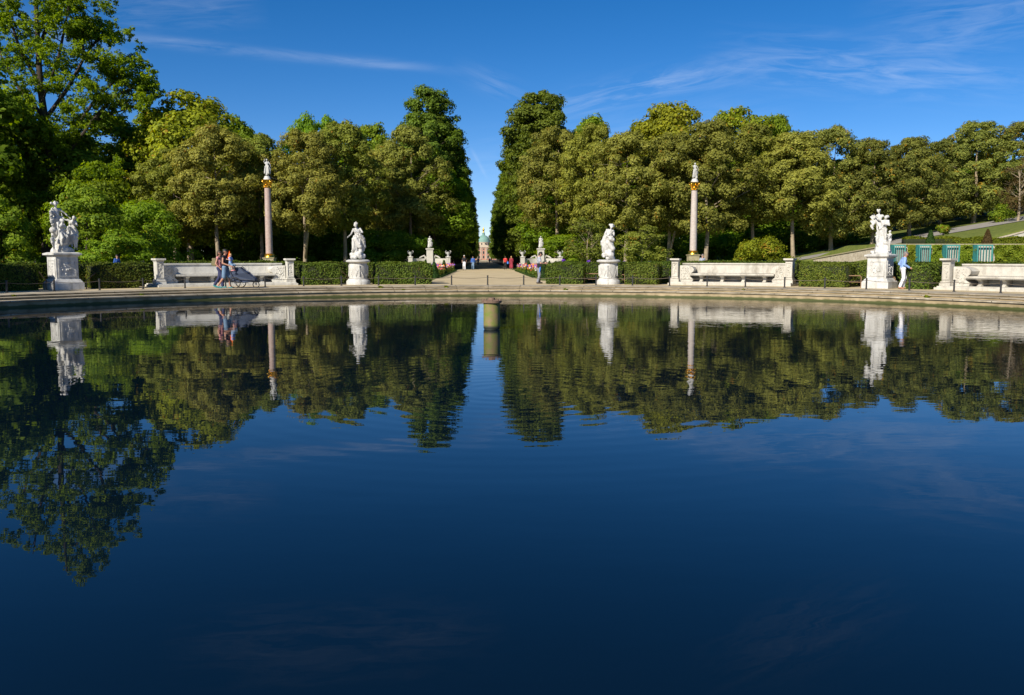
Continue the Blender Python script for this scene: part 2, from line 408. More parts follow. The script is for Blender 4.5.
# gravel walk round the basin and the avenue path
struct('plaza', disc_ring(22.45, 32.0, GZ), M['gravel'])
av = MB()
av.add([(-3.4, CY+31.6, GZ+.004), (3.4, CY+31.6, GZ+.004), (4.2, 1500, GZ+.004), (-4.2, 1500, GZ+.004)], [(0, 1, 2, 3)])
struct('avenue_path', av, M['gravel'])
lw = MB()
for sx in (-1, 1):
    lw.add([(sx*3.45, CY+31.7, GZ-.01), (sx*20, CY+29, GZ-.01), (sx*20, 118, GZ-.01), (sx*3.45, 118, GZ-.01)], [(0, 1, 2, 3) if sx > 0 else (3, 2, 1, 0)])
struct('lawn', lw, M['grass'])

# basin: stepped stone rim
m, nt = new_mat('basin_wall'); L = nt.links
tc = nd(nt, 'ShaderNodeTexCoord'); sx = nd(nt, 'ShaderNodeSeparateXYZ'); L.new(tc.outputs['Object'], sx.inputs[0])
n1 = nd(nt, 'ShaderNodeTexNoise', Scale=2.5, Detail=8.0); L.new(tc.outputs['Object'], n1.inputs['Vector'])
r1 = ramp(nt, [(0.3, (0.20, 0.15, 0.075)), (0.7, (0.40, 0.31, 0.18))]); L.new(n1.outputs['Fac'], r1.inputs['Fac'])
ad = nd(nt, 'ShaderNodeMath', operation='MULTIPLY_ADD'); ad.inputs[1].default_value = 0.10; L.new(n1.outputs['Fac'], ad.inputs[0]); L.new(sx.outputs[2], ad.inputs[2])
r2 = ramp(nt, [(0.105, (1, 1, 1)), (0.15, (0, 0, 0))]); L.new(ad.outputs[0], r2.inputs['Fac'])
mx = nd(nt, 'ShaderNodeMix', data_type='RGBA'); L.new(r2.outputs['Color'], mx.inputs['Factor']); L.new(r1.outputs['Color'], mx.inputs[6]); mx.inputs[7].default_value = (0.060, 0.070, 0.014, 1)
b = nd(nt, 'ShaderNodeBsdfPrincipled', Roughness=0.7); L.new(mx.outputs[2], b.inputs['Base Color'])
o = nd(nt, 'ShaderNodeOutputMaterial'); L.new(b.outputs[0], o.inputs[0])
M['wall'] = m
def jointed(name, base):
    """coping stones with radial joints, worn"""
    m, nt = new_mat(name); L = nt.links
    tc = nd(nt, 'ShaderNodeTexCoord')
    n1 = nd(nt, 'ShaderNodeTexNoise', Scale=1.6, Detail=9.0, Roughness=0.7); L.new(tc.outputs['Object'], n1.inputs['Vector'])
    r1 = ramp(nt, [(0.28, base[0]), (0.55, base[1]), (0.75, base[2])]); L.new(n1.outputs['Fac'], r1.inputs['Fac'])
    s = nd(nt, 'ShaderNodeSeparateXYZ'); L.new(tc.outputs['Object'], s.inputs[0])
    sb = nd(nt, 'ShaderNodeMath', operation='SUBTRACT'); L.new(s.outputs[1], sb.inputs[0]); sb.inputs[1].default_value = CY
    at = nd(nt, 'ShaderNodeMath', operation='ARCTAN2'); L.new(s.outputs[0], at.inputs[0]); L.new(sb.outputs[0], at.inputs[1])
    mu = nd(nt, 'ShaderNodeMath', operation='MULTIPLY'); L.new(at.outputs[0], mu.inputs[0]); mu.inputs[1].default_value = 84/(2*PI)
    fr = nd(nt, 'ShaderNodeMath', operation='FRACT'); L.new(mu.outputs[0], fr.inputs[0])
    gt = nd(nt, 'ShaderNodeMath', operation='LESS_THAN'); L.new(fr.outputs[0], gt.inputs[0]); gt.inputs[1].default_value = 0.02
    mx = nd(nt, 'ShaderNodeMix', data_type='RGBA'); L.new(gt.outputs[0], mx.inputs['Factor']); L.new(r1.outputs['Color'], mx.inputs[6]); mx.inputs[7].default_value = (0.06, 0.05, 0.03, 1)
    b = nd(nt, 'ShaderNodeBsdfPrincipled', Roughness=0.85); L.new(mx.outputs[2], b.inputs['Base Color'])
    o = nd(nt, 'ShaderNodeOutputMaterial'); L.new(b.outputs[0], o.inputs[0])
    return m
M['coping'] = jointed('coping_stones', ((0.13, 0.115, 0.07), (0.36, 0.30, 0.21), (0.60, 0.54, 0.43)))
def revolve(prof, n=192, mats=None):
    mb = MB(); vs = []
    for (R, z) in prof:
        for i in range(n): vs.append(pol(2*PI*i/n, R, z))
    mb.add(vs, [(k*n+i, k*n+(i+1) % n, (k+1)*n+(i+1) % n, (k+1)*n+i) for k in range(len(prof)-1) for i in range(n)])
    for k in range(len(prof)-1):
        for i in range(n): mb.m[k*n+i] = mats[k]
    return mb
prof = [(RW+.02, -1.2), (RW, 0.215), (RW-.06, 0.22), (RW-.06, 0.265), (RW+0.42, 0.275), (RW+.42, 0.335), (RW+.38, 0.34), (RW+.38, 0.36), (RW+.95, 0.365), (RW+.95, 0.41), (RW+.91, 0.412), (RW+.91, 0.435),
        (RW+2.62, 0.445), (RW+2.64, 0.40)]
struct('basin_rim', revolve(prof, mats=[0, 0, 1, 1, 0, 1, 1, 1, 0, 1, 1, 1, 1]), [M['wall'], M['coping']])
# water
m, nt = new_mat('pond_water'); L = nt.links
tc = nd(nt, 'ShaderNodeTexCoord')
def wn(scale, stretch, detail=3.0, dist=0.0):
    mp = nd(nt, 'ShaderNodeMapping'); mp.inputs['Scale'].default_value = stretch; L.new(tc.outputs['Object'], mp.inputs['Vector'])
    n = nd(nt, 'ShaderNodeTexNoise', Scale=scale, Detail=detail, Roughness=0.45, Distortion=dist); L.new(mp.outputs['Vector'], n.inputs['Vector']); return n.outputs['Fac']
def mth(op, a, b=None, c=None, clamp=False):
    n = nd(nt, 'ShaderNodeMath', operation=op); n.use_clamp = clamp
    for i, x in enumerate((a, b, c)):
        if x is None: continue
        if isinstance(x, (int, float)): n.inputs[i].default_value = x
        else: L.new(x, n.inputs[i])
    return n.outputs[0]
sx = nd(nt, 'ShaderNodeSeparateXYZ'); L.new(tc.outputs['Object'], sx.inputs[0])
small = wn(1.0, (2.2, 4.5, 1), 2.0)
big = wn(1.0, (0.35, 0.6, 1), 2.0)
patch = wn(1.0, (0.10, 0.16, 1), 2.0)
# breeze patches: calm near the camera and left, finer ripples far right
px_ = mth('MULTIPLY_ADD', sx.outputs[0], 0.028, 0.40, True)
py_ = mth('MULTIPLY_ADD', sx.outputs[1], 0.035, -0.25, True)
pm = mth('MULTIPLY', mth('MULTIPLY', px_, py_), mth('MULTIPLY_ADD', patch, 4.0, -1.2, True))
hgt = mth('ADD', mth('MULTIPLY', small, mth('MULTIPLY_ADD', pm, 2.0, 0.10)), mth('MULTIPLY', big, 1.1))
# rings spreading from beside the nozzle
dist = nd(nt, 'ShaderNodeVectorMath', operation='DISTANCE'); L.new(tc.outputs['Object'], dist.inputs[0]); dist.inputs[1].default_value = (0.15, 11.4, 0)
rg = mth('SINE', mth('MULTIPLY', dist.outputs['Value'], 20.0))
fal = mth('MULTIPLY_ADD', dist.outputs['Value'], -0.16, 1.0, True)
hgt = mth('ADD', hgt, mth('MULTIPLY', mth('MULTIPLY', rg, fal), 0.075))
bp = nd(nt, 'ShaderNodeBump', Strength=1.0, Distance=0.0042); L.new(hgt, bp.inputs['Height'])
b = nd(nt, 'ShaderNodeBsdfPrincipled', Roughness=0.0, IOR=1.333); b.inputs['Base Color'].default_value = (0.0015, 0.006, 0.013, 1)
L.new(bp.outputs['Normal'], b.inputs['Normal'])
o = nd(nt, 'ShaderNodeOutputMaterial'); L.new(b.outputs[0], o.inputs[0])
wt = MB(); n = 128
wt.add([pol(2*PI*i/n, RW+.01, 0) for i in range(n)]+[pol(0, 0, 0)], [((i+1) % n, i, n) for i in range(n)])
struct('water', wt, m)
# fountain nozzle
m2, nt = new_mat('mossy_pipe'); L = nt.links
tc = nd(nt, 'ShaderNodeTexCoord'); sx = nd(nt, 'ShaderNodeSeparateXYZ'); L.new(tc.outputs['Object'], sx.inputs[0])
n1 = nd(nt, 'ShaderNodeTexNoise', Scale=5.0, Detail=6.0); L.new(tc.outputs['Object'], n1.inputs['Vector'])
r1 = ramp(nt, [(0.38, (0.22, 0.15, 0.07)), (0.62, (0.14, 0.17, 0.025))]); L.new(n1.outputs['Fac'], r1.inputs['Fac'])
r2 = ramp(nt, [(0.06, (1, 1, 1)), (0.12, (0, 0, 0))]); L.new(sx.outputs[2], r2.inputs['Fac'])
mx = nd(nt, 'ShaderNodeMix', data_type='RGBA'); L.new(r2.outputs['Color'], mx.inputs['Factor']); L.new(r1.outputs['Color'], mx.inputs[6]); mx.inputs[7].default_value = (0.015, 0.02, 0.012, 1)
b = nd(nt, 'ShaderNodeBsdfPrincipled', Roughness=0.7); L.new(mx.outputs[2], b.inputs['Base Color'])
o = nd(nt, 'ShaderNodeOutputMaterial'); L.new(b.outputs[0], o.inputs[0])
noz = empty('fountain_nozzle', (0, CY, 0), 'mossy pillar of the switched-off fountain standing in the middle of the water', 'fountain')
MB().lathe([(0.19, -1), (0.19, 0.02), (0.205, 0.03), (0.205, 0.66)], 28).build('pipe', m2, noz, True)
c = MB(); c.lathe([(0.20, 0.66), (0.25, 0.665), (0.255, 0.72), (0.20, 0.735), (0.09, 0.74), (0.08, 0.79), (0.03, 0.795)], 28)
for i in range(8): c.sphere((0.21*math.cos(i*PI/4), 0.21*math.sin(i*PI/4), 0.735), 0.022, 0, 6, 4)
c.build('flange', M['rust'], noz, True)

# weeds in the joints of the rim
wn_me = None
for i, px in enumerate([20, 140, 382, 403, 447, 566, 741, 930]):
    a = ang(px, RW+.4); q = pol(a, RW+(.36 if i % 2 else .93), .275 if i % 2 else .365)
    if wn_me is None:
        n = 90; P = rng.normal(0, .035, (n, 3)); P[:, 2] = rng.random(n)*.08; P[:, 0] *= 1.5
        wn_me = quads_mesh('grass_tuft', P, rng.normal(0, 1, (n, 3)), .09, .4); o = link_mesh('grass_tuft', wn_me, M['vine'])
    else: o = bpy.data.objects.new('grass_tuft', wn_me); COL.objects.link(o)
    o.location = q; o.rotation_euler.z = -a; s_ = random.uniform(.6, 1.3); o.scale = (s_, s_, s_)
    tag(o, 'small green grass tuft growing from a joint of the stone rim', 'grass tuft', 'weeds in the stone rim')

# ------------------------------------------------------------------ low post-and-rail fence round the basin
RB = 23.0; da = 2*PI/78
post0 = empty('bollard', (0, 0, 0), 'short dark iron post linked by a thin rail along the basin edge', 'bollard', 'short dark posts with a rail round the basin')
MB().lathe([(0.055, 0), (0.055, 0.03), (0.035, 0.04), (0.035, 0.44), (0.045, 0.45), (0.045, 0.48), (0.02, 0.50)], 12).build('post', M['iron'], post0, True)
ln_ = 2*RB*math.sin(da/2)
MB().tube([(ln_*t, 0, 0.40-0.06*4*t*(1-t)) for t in [i/8 for i in range(9)]], 0.011, 6).build('rail', M['rope'], post0, True)
first = True
for k in range(-15, 16):
    o = post0 if first else copy_tree(post0); first = False
    a = k*da
    o.location = pol(a, RB, GZ)
    nx = pol(a+da, RB, GZ)-pol(a, RB, GZ)
    o.rotation_euler.z = math.atan2(nx.y, nx.x)

# ------------------------------------------------------------------ hedges
def hedge_surface(quadfaces, density):
    """sample leaf positions over quads (4 corner arrays)"""
    Ps, Ns = [], []
    for q in quadfaces:
        a, b_, c_, d_ = [np.array(x) for x in q]
        ar = np.linalg.norm(np.cross(b_-a, d_-a)); n = max(3, int(ar*density))
        u, v = rng.random((2, n, 1))
        P = a*(1-u)*(1-v)+b_*u*(1-v)+c_*u*v+d_*(1-u)*v
        nn = np.cross(b_-a, d_-a); nn = nn/np.linalg.norm(nn)
        P = P+nn*rng.normal(0.0, 0.03, (n, 1))+nn*0.045*np.sin(P[:, :1]*3.1+P[:, 1:2]*2.3+P[:, 2:]*4.0)
        Ps.append(P); Ns.append(nn*1.1+rng.normal(0, 0.55, (n, 3)))
    return np.concatenate(Ps), np.concatenate(Ns)
def hedge(a0, a1, R0, R1, h, label, group=None, mat='hedge', dens=850, size=0.085, z0=GZ, cat='hedge', name='hedge'):
    n = max(2, int(abs(a1-a0)*R0/0.5))
    mb = MB(); mb.sector(a0, a1, R0+.03, R1-.03, z0-.02, z0+h-.03, n)
    fs = []
    zz = (0, 0, z0), (0, 0, z0+h)
    def p(a, R, z): return tuple(pol(a, R, z))
    for i in range(n):
        b0 = a0+(a1-a0)*i/n; b1 = a0+(a1-a0)*(i+1)/n
        fs.append((p(b0, R0, z0), p(b1, R0, z0), p(b1, R0, z0+h), p(b0, R0, z0+h)))
        fs.append((p(b0, R0, z0+h), p(b1, R0, z0+h), p(b1, R1, z0+h), p(b0, R1, z0+h)))
        fs.append((p(b1, R1, z0), p(b0, R1, z0), p(b0, R1, z0+h), p(b1, R1, z0+h)))
    fs.append((p(a0, R1, z0), p(a0, R0, z0), p(a0, R0, z0+h), p(a0, R1, z0+h)))
    fs.append((p(a1, R0, z0), p(a1, R1, z0), p(a1, R1, z0+h), p(a1, R0, z0+h)))
    P, N = hedge_surface(fs, dens)
    c = pol((a0+a1)/2, (R0+R1)/2, z0)
    cc = np.array(c)
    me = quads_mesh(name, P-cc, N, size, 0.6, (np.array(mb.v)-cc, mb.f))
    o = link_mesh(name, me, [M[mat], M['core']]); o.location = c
    return tag(o, label, cat, group)
HB = 24.9
HG = 'clipped hedges round the basin'
hl = [
 (-30, 37, HB, 26.4, 'clipped hedge block in shade at the far left, left of the two-figure marble group'),
 (99, 137, HB, 26.4, 'clipped green hedge block between the left marble group and the left stone bench'),
 (305, 339, HB, 26.4, 'clipped hedge block between the left stone bench and the left drum pedestal statue'),
 (376, 431, HB, 26.4, 'long clipped hedge block right of the left drum pedestal statue, ending at the gravel path'),
 (547, 583, HB, 26.4, 'clipped hedge block beside the man with the phone, left of the right drum pedestal statue'),
 (625, 657, HB, 26.4, 'clipped hedge block between the right drum pedestal statue and the right stone bench'),
 (800, 846, HB, 26.4, 'clipped hedge block between the right stone bench and the right marble group'),
 (900, 930, HB, 26.4, 'clipped hedge block behind the walking woman in white trousers'),
]
for (x0, x1, r0, r1, lab) in hl:
    hedge(ang(x0, r0), ang(x1, r0), r0, r1, 1.05, lab, HG)
bl = [(-60, 96, 'long low hedge wall behind the left marble group'),
      (96, 163, 'hedge wall between the left marble group and the left stone bench'),
      (163, 290, 'hedge wall showing just above the left stone bench'),
      (290, 345, 'hedge wall right behind the right end pillar of the left stone bench'),
      (345, 426, 'hedge wall behind the left drum pedestal statue'),
      (552, 628, 'hedge wall behind the right drum pedestal statue'),
      (628, 672, 'hedge wall left of the right stone bench'),
      (672, 798, 'hedge wall hidden mostly by the right stone bench'),
      (798, 890, 'hedge wall behind the right marble group'),
      (890, 1100, 'hedge wall behind the walking woman and the far right bench')]
for (x0, x1, lab) in bl:
    hedge(ang(x0, 27.4)+.002, ang(x1, 27.4)-.002, 27.4, 28.6, 1.12 if x0 not in (163, 672) else 1.17, lab, HG, dens=600, size=0.09)

# ------------------------------------------------------------------ curved stone benches
def bench(pa, pb, mat, label, Rw=26.6, top=1.12):
    a0, a1 = ang(pa, 26.0), ang(pb, 26.0)
    s = 1 if a1 > a0 else -1
    mid = pol((a0+a1)/2, Rw, GZ)
    root = empty('exedra_bench', mid, label, 'bench', 'curved marble benches')
    def bld(mb, name, **k): return mb.build(name, M[mat], root, off=mid, **k)
    am = lambda m: m/26.0
    i0, i1 = a0+am(0.20), a1-am(0.20)
    mb = MB(); mb.sector(a0-am(.30), a1+am(.30), 25.0, 27.0, GZ-.1, GZ+.10, 24); mb.sector(a0-am(.24), a1+am(.24), 25.15, 26.98, GZ+.09, GZ+.155, 24); bld(mb, 'step')
    mb = MB(); mb.sector(i0, i1, Rw, Rw+.30, GZ+.1, GZ+top-.07, 28); mb.sector(i0, i1, Rw-.05, Rw+.35, GZ+top-.07, GZ+top, 28)
    mb.sector(i0, i1, Rw-.04, Rw, GZ+.1, GZ+.26, 28); mb.sector(i0, i1, Rw-.02, Rw, GZ+.60, GZ+.66, 28)
    n = 7
    for k in range(1, n):          # joints between the slabs
        a = i0+(i1-i0)*k/n; mb.sector(a-am(.012), a+am(.012), Rw-.006, Rw+.01, GZ+.26, GZ+top-.08, 1)
    bld(mb, 'back_wall')
    w0, w1 = i0+am(.56), i1-am(.56)
    mb = MB(); mb.sector(w0, w1, Rw-.95, Rw-.001, GZ+.51, GZ+.59, 28); mb.sector(w0+am(.02), w1-am(.02), Rw-.91, Rw-.05, GZ+.47, GZ+.51, 28); bld(mb, 'seat')
    nl = 4
    for k in range(nl):
        a = w0+(w1-w0)*(k+0.5)/nl if nl > 1 else (w0+w1)/2
        mb = MB()
        pr = [(Rw-.80, .155, .09), (Rw-.62, .24, .07), (Rw-.60, .36, .08), (Rw-.85, .47, .10)]
        vs = []
        for (R, z, hw) in pr:
            for (da_, RR) in ((-hw, R), (hw, R), (hw, Rw-.1), (-hw, Rw-.1)): vs.append(pol(a+am(da_), RR, GZ+z))
        fs = [(i*4+j, i*4+(j+1) % 4, (i+1)*4+(j+1) % 4, (i+1)*4+j) for i in range(3) for j in range(4)]+[(3, 2, 1, 0), (12, 13, 14, 15)]
        mb.add(vs, fs); bld(mb, 'bench_support')
    # scrolled side wings and end pillars
    for (e, d) in ((i0, 1), (i1, -1)):
        mb = MB()
        prf = [(.66, .15), (.70, .28), (.55, .40), (.54, .55), (.70, .68), (.74, .80), (.66, .90), (.5, .97), (.3, 1.0)]
        vs = []
        for (wd, z) in prf:
            for (dd, RR) in ((0, 25.75), (wd, 25.8), (wd, Rw-.002), (0, Rw-.002)): vs.append(pol(e+d*am(dd), RR, GZ+z))
        fs = [(i*4+j, i*4+(j+1) % 4, (i+1)*4+(j+1) % 4, (i+1)*4+j) for i in range(len(prf)-1) for j in range(4)]+[(3, 2, 1, 0), tuple(len(prf)*4-4+j for j in range(4))]
        if d < 0: fs = [f[::-1] for f in fs]
        mb.add(vs, fs)
        for _ in range(46):     # carved acanthus relief
            wd = random.uniform(.08, .5); z = random.uniform(.25, .92)
            q = pol(e+d*am(wd), 25.755+.07*wd, GZ+z); mb.sphere(q, random.uniform(.02, .045), 0, 6, 4)
        bld(mb, 'wing', smooth=False)
        ac = e-d*am(.22); mb = MB()
        h_ = am(.19)
        mb.sector(ac-h_*1.25, ac+h_*1.25, 25.42, 26.0, GZ+.12, GZ+.30, 2)
        mb.sector(ac-h_*1.1, ac+h_*1.1, 25.46, 25.97, GZ+.30, GZ+.36, 2)
        mb.sector(ac-h_*.92, ac+h_*.92, 25.52, 25.93, GZ+.36, GZ+1.22, 2)
        mb.sector(ac-h_*1.05, ac+h_*1.05, 25.47, 25.96, GZ+1.22, GZ+1.28, 2)
        mb.sector(ac-h_*1.3, ac+h_*1.3, 25.38, 26.03, GZ+1.28, GZ+1.36, 2)
        # raised frame and relief on the face
        for (u0, u1, z0, z1) in ((-.85, -.68, .42, 1.16), (.68, .85, .42, 1.16), (-.68, .68, .42, .47), (-.68, .68, 1.11, 1.16)):
            mb.sector(ac+h_*u0, ac+h_*u1, 25.49, 25.52, GZ+z0, GZ+z1, 1)
        for _ in range(22):
            q = pol(ac+h_*random.uniform(-.35, .35), 25.52, GZ+random.uniform(.52, 1.06)); mb.sphere(q, random.uniform(.02, .035), 0, 6, 4)
        bld(mb, 'end_pillar')
    return root
bench(157, 288, 'old_marble', 'curved weathered stone bench on the left with the family passing in front of it')
bench(677, 791.5, 'cream_marble', 'curved pale stone bench in front of the right-hand pink column')
bench(952, 1090, 'cream_marble', 'pale stone bench cut off by the right edge of the photo, below the turquoise trellises')

# ------------------------------------------------------------------ sculpted figures (union of tapered limbs, remeshed to one skin)
def cap_geo(p0, p1, r0, r1, n=10, m=4):
    p0, p1 = Vector(p0), Vector(p1)
    t = p1-p0; ln = t.length
    t = t.normalized() if ln > 1e-6 else Vector((0, 0, 1))
    ref = Vector((0, 0, 1)) if abs(t.z) < .9 else Vector((1, 0, 0))
    u = t.cross(ref).normalized(); v = t.cross(u).normalized()
    rings = []
    for k in range(m+1):
        th = PI/2*(1-k/m) ; rings.append((p0-t*r0*math.sin(th), r0*math.cos(th)))
    for k in range(m+1):
        th = PI/2*k/m; rings.append((p1+t*r1*math.sin(th), r1*math.cos(th)))
    vs = []
    for (c, r) in rings:
        r = max(r, 1e-4)
        for i in range(n):
            a = 2*PI*i/n; vs.append(c+(u*math.cos(a)+v*math.sin(a))*r)
    K = len(rings)
    fs = [(k*n+i, (k+1)*n+i, (k+1)*n+(i+1) % n, k*n+(i+1) % n) for k in range(K-1) for i in range(n)]
    fs += [tuple(range(n)), tuple((K-1)*n+i for i in range(n-1, -1, -1))]
    return vs, fs
def sculpt(caps, voxel, smooth=2, carve=0.0, seed=0):
    mb = MB()
    for c in caps: mb.add(*cap_geo(*c))
    me = bpy.data.meshes.new('tmp'); me.from_pydata(mb.v, [], mb.f)
    o = bpy.data.objects.new('tmp', me); COL.objects.link(o)
    md = o.modifiers.new('r', 'REMESH'); md.mode = 'VOXEL'; md.voxel_size = voxel
    if smooth:
        s = o.modifiers.new('s', 'SMOOTH'); s.factor = 0.5; s.iterations = smooth
    dg = bpy.context.evaluated_depsgraph_get()
    out = bpy.data.meshes.new_from_object(o.evaluated_get(dg))
    bpy.data.objects.remove(o); bpy.data.meshes.remove(me)
    if carve:
        n = len(out.vertices); co = np.empty(n*3, np.float32); out.vertices.foreach_get('co', co); co = co.reshape(-1, 3)
        no = np.empty(n*3, np.float32); out.vertices.foreach_get('normal', no); no = no.reshape(-1, 3)
        x, y, z = co.T
        d = np.sin(x*31+seed+3*np.sin(z*7))*np.cos(y*29-z*6+seed)+.6*np.sin(x*55+z*23+y*17+seed)
        co = co+no*(d*carve)[:, None]
        out.vertices.foreach_set('co', co.astype(np.float32).ravel()); out.update()
    out.polygons.foreach_set('use_smooth', [True]*len(out.polygons))
    return out
BASE = dict(pel=(0, 0, .96), waist=(0, .0, 1.1), chest=(0, .0, 1.30), neck=(0, .01, 1.46), head=(0, -.015, 1.615),
            hipL=(.09, 0, .93), kneeL=(.10, -.02, .50), ankL=(.105, .03, .09), toeL=(.12, -.13, .035),
            shL=(.175, .01, 1.41), elL=(.235, .04, 1.13), wrL=(.235, -.03, .88))
for k in list(BASE):
    if k.endswith('L'): BASE[k[:-1]+'R'] = (-BASE[k][0], BASE[k][1], BASE[k][2])
def pose(**kw):
    J = dict(BASE); J.update(kw); return {k: Vector(v) for k, v in J.items()}
def body_caps(J, fingers=True, fat=1.0):
    c = []
    h = J['head']; n = J['neck']
    up = (h-n).normalized(); fw = Vector((0, -1, 0)); 
    if 'face' in J: fw = J['face'].normalized()
    fw = (fw-up*fw.dot(up)).normalized(); sd_ = up.cross(fw)
    c.append((h+up*.03+fw*-.015, h+up*.015+fw*.02, .088, .085))
    c.append((h-up*.05+fw*.03, h-up*.075+fw*.055, .058, .034))       # jaw and chin
    c.append((h+fw*.098+up*.0, h+fw*.112-up*.028, .010, .014))        # nose
    c.append((h+fw*.088-up*.055-sd_*.02, h+fw*.088-up*.055+sd_*.02, .009, .009))  # lips
    c.append((h+fw*.085+up*.022-sd_*.035, h+fw*.085+up*.022+sd_*.035, .012, .012))   # brow
    for s in (-1, 1): c.append((h+sd_*.087*s-up*.01, h+sd_*.09*s+up*.02-fw*.01, .013, .017))
    c.append((n-up*.05, h-up*.05, .058, .05))
    for s in (-1, 1):
        S = Vector((s*.065, 0, 0)) 
        c.append((J['chest']+S, J['waist']+S*.7, .105*fat, .088*fat)); c.append((J['waist']+S*.7, J['pel']+S, .088*fat, .10*fat))
    c.append((J['shL'], J['shR'], .058, .058)); c.append((J['neck']-Vector((0, 0, .05)), J['chest'], .08, .11))
    for s in 'LR':
        c.append((J['sh'+s], J['el'+s], .050*fat, .038)); c.append((J['el'+s], J['wr'+s], .040, .026))
        c.append((J['pel'], J['hip'+s], .10*fat, .10*fat)); c.append((J['hip'+s], J['knee'+s], .088*fat, .056)); c.append((J['knee'+s], J['ank'+s], .058, .038))
        c.append((J['ank'+s]-Vector((0, 0, .03)), J['toe'+s], .042, .030)); c.append((J['ank'+s], J['ank'+s]+(J['ank'+s]-J['toe'+s])*.25-Vector((0, 0, .05)), .035, .035))
        d = (J['wr'+s]-J['el'+s]).normalized(); wr = J['wr'+s]
        side = d.cross(Vector((1, 0, 0))); side = side.normalized() if side.length > .1 else Vector((0, 1, 0))
        pm = wr+d*.075
        c.append((wr+d*.02, pm, .026, .034))
        if fingers:
            for i, ln in enumerate((.075, .085, .08, .062)):
                o_ = side*(.028-.0185*i)
                k1 = pm+o_+d*(ln*.55); c.append((pm+o_, k1, .010, .009)); c.append((k1, k1+d*ln*.4+Vector((0, 0, -.0))+side.cross(d)*.012, .009, .008))
            c.append((wr+d*.03+side*.02, wr+d*.075+side*.058, .012, .009))
    return c
def xf(caps, M4, s=1.0):
    return [(M4 @ Vector(a), M4 @ Vector(b), r0*s, r1*s) for (a, b, r0, r1) in caps]
def TR(loc, rz=0, s=1.0, tilt=0, tx=0):
    return Matrix.Translation(loc) @ Matrix.Rotation(rz, 4, 'Z') @ Matrix.Rotation(tx, 4, 'X') @ Matrix.Rotation(tilt, 4, 'Y') @ Matrix.Scale(s, 4)

def limbs(J, keys, grow, ra=None):
    """garment capsules following the same joints"""
    c = []
    for (a, b, r0, r1) in keys: c.append((J[a] if isinstance(a, str) else a, J[b] if isinstance(b, str) else b, r0+grow, r1+grow))
    return c
def torso_keys(J):
    k = []
    for s in (-1, 1):
        S = Vector((s*.065, 0, 0)); k += [(J['chest']+S, J['waist']+S*.7, .105, .088), (J['waist']+S*.7, J['pel']+S, .088, .10)]
    k += [('shL', 'shR', .055, .055), (J['neck']-Vector((0, 0, .06)), 'chest', .07, .11)]
    return k
def person(loc, rz, scale, J, top, bottom, hair, label, skin='skin', sleeves='short', legs='long', shoes='black_cloth', hairlen=0.0, near=True, group=None, hat=None, extra=None):
    root = empty('person', loc, label, 'person', group, rz); root.scale = (scale,)*3
    vx = 0.013 if near else 0.028
    me = sculpt(body_caps(J, near), vx, 1); link_mesh('body', me, M[skin], root)
    k = torso_keys(J)
    for s in 'LR':
        if sleeves == 'short': k.append(('sh'+s, J['sh'+s].lerp(J['el'+s], .6), .055, .05))
        elif sleeves == 'long': k += [('sh'+s, 'el'+s, .052, .042), ('el'+s, J['el'+s].lerp(J['wr'+s], .92), .042, .032)]
    link_mesh('shirt', sculpt(limbs(J, k, .018), vx*1.2, 2, .003), M[top], root)
    k = []
    if legs == 'dress':
        for s in 'LR': k += [('pel', 'hip'+s, .11, .11), ('hip'+s, J['knee'+s].lerp(J['ank'+s], .45), .11, .15)]
        k.append(('pel', J['kneeL'].lerp(J['kneeR'], .5), .12, .17))
    for s in 'LR':
        if legs == 'dress': continue
        k.append(('pel', 'hip'+s, .105, .10)); kn = J['knee'+s]
        if legs == 'short': k.append(('hip'+s, J['hip'+s].lerp(kn, .95), .095, .085))
        else: k += [('hip'+s, kn, .09, .062), (kn, J['knee'+s].lerp(J['ank'+s], .93), .06, .055)]
    link_mesh('dress' if legs == 'dress' else 'trousers', sculpt(limbs(J, k, .016), vx*1.2, 2, .002), M[bottom], root)
    for s in 'LR':
        an, to = J['ank'+s], J['toe'+s]
        link_mesh('shoe', sculpt([(an-Vector((0, 0, .045)), to, .048, .038), (an-Vector((0, 0, .05)), an+(an-to)*.28-Vector((0, 0, .055)), .045, .038)], .016, 1), M[shoes], root)
    h = J['head']; up = (h-J['neck']).normalized(); fw = J.get('face', Vector((0, -1, 0))).normalized()
    hc = [(h+up*.05-fw*.03, h+up*.045+fw*.015, .092, .086), (h-fw*.045, h-fw*.04-up*(.05+hairlen), .082, .065 if hairlen < .1 else .05)]
    link_mesh('hair', sculpt(hc, .014, 1, .003), M[hair], root)
    if near:
        sd_ = up.cross((fw-up*fw.dot(up)).normalized())
        for s in (-1, 1):
            MB().sphere(h+fw*.093+sd_*s*.032+up*.004, .009, 0, 8, 5).build('eye', M['eye'], root, True)
    if hat:
        q = [(h+up*.085, h+up*.075+fw*.02, .085, .08), (h+up*.055+fw*.08, h+up*.05+fw*.15, .03, .02)]
        link_mesh('cap', sculpt(q, .014, 1), M[hat], root)
    if extra: extra(root, J)
    return root
V = Vector
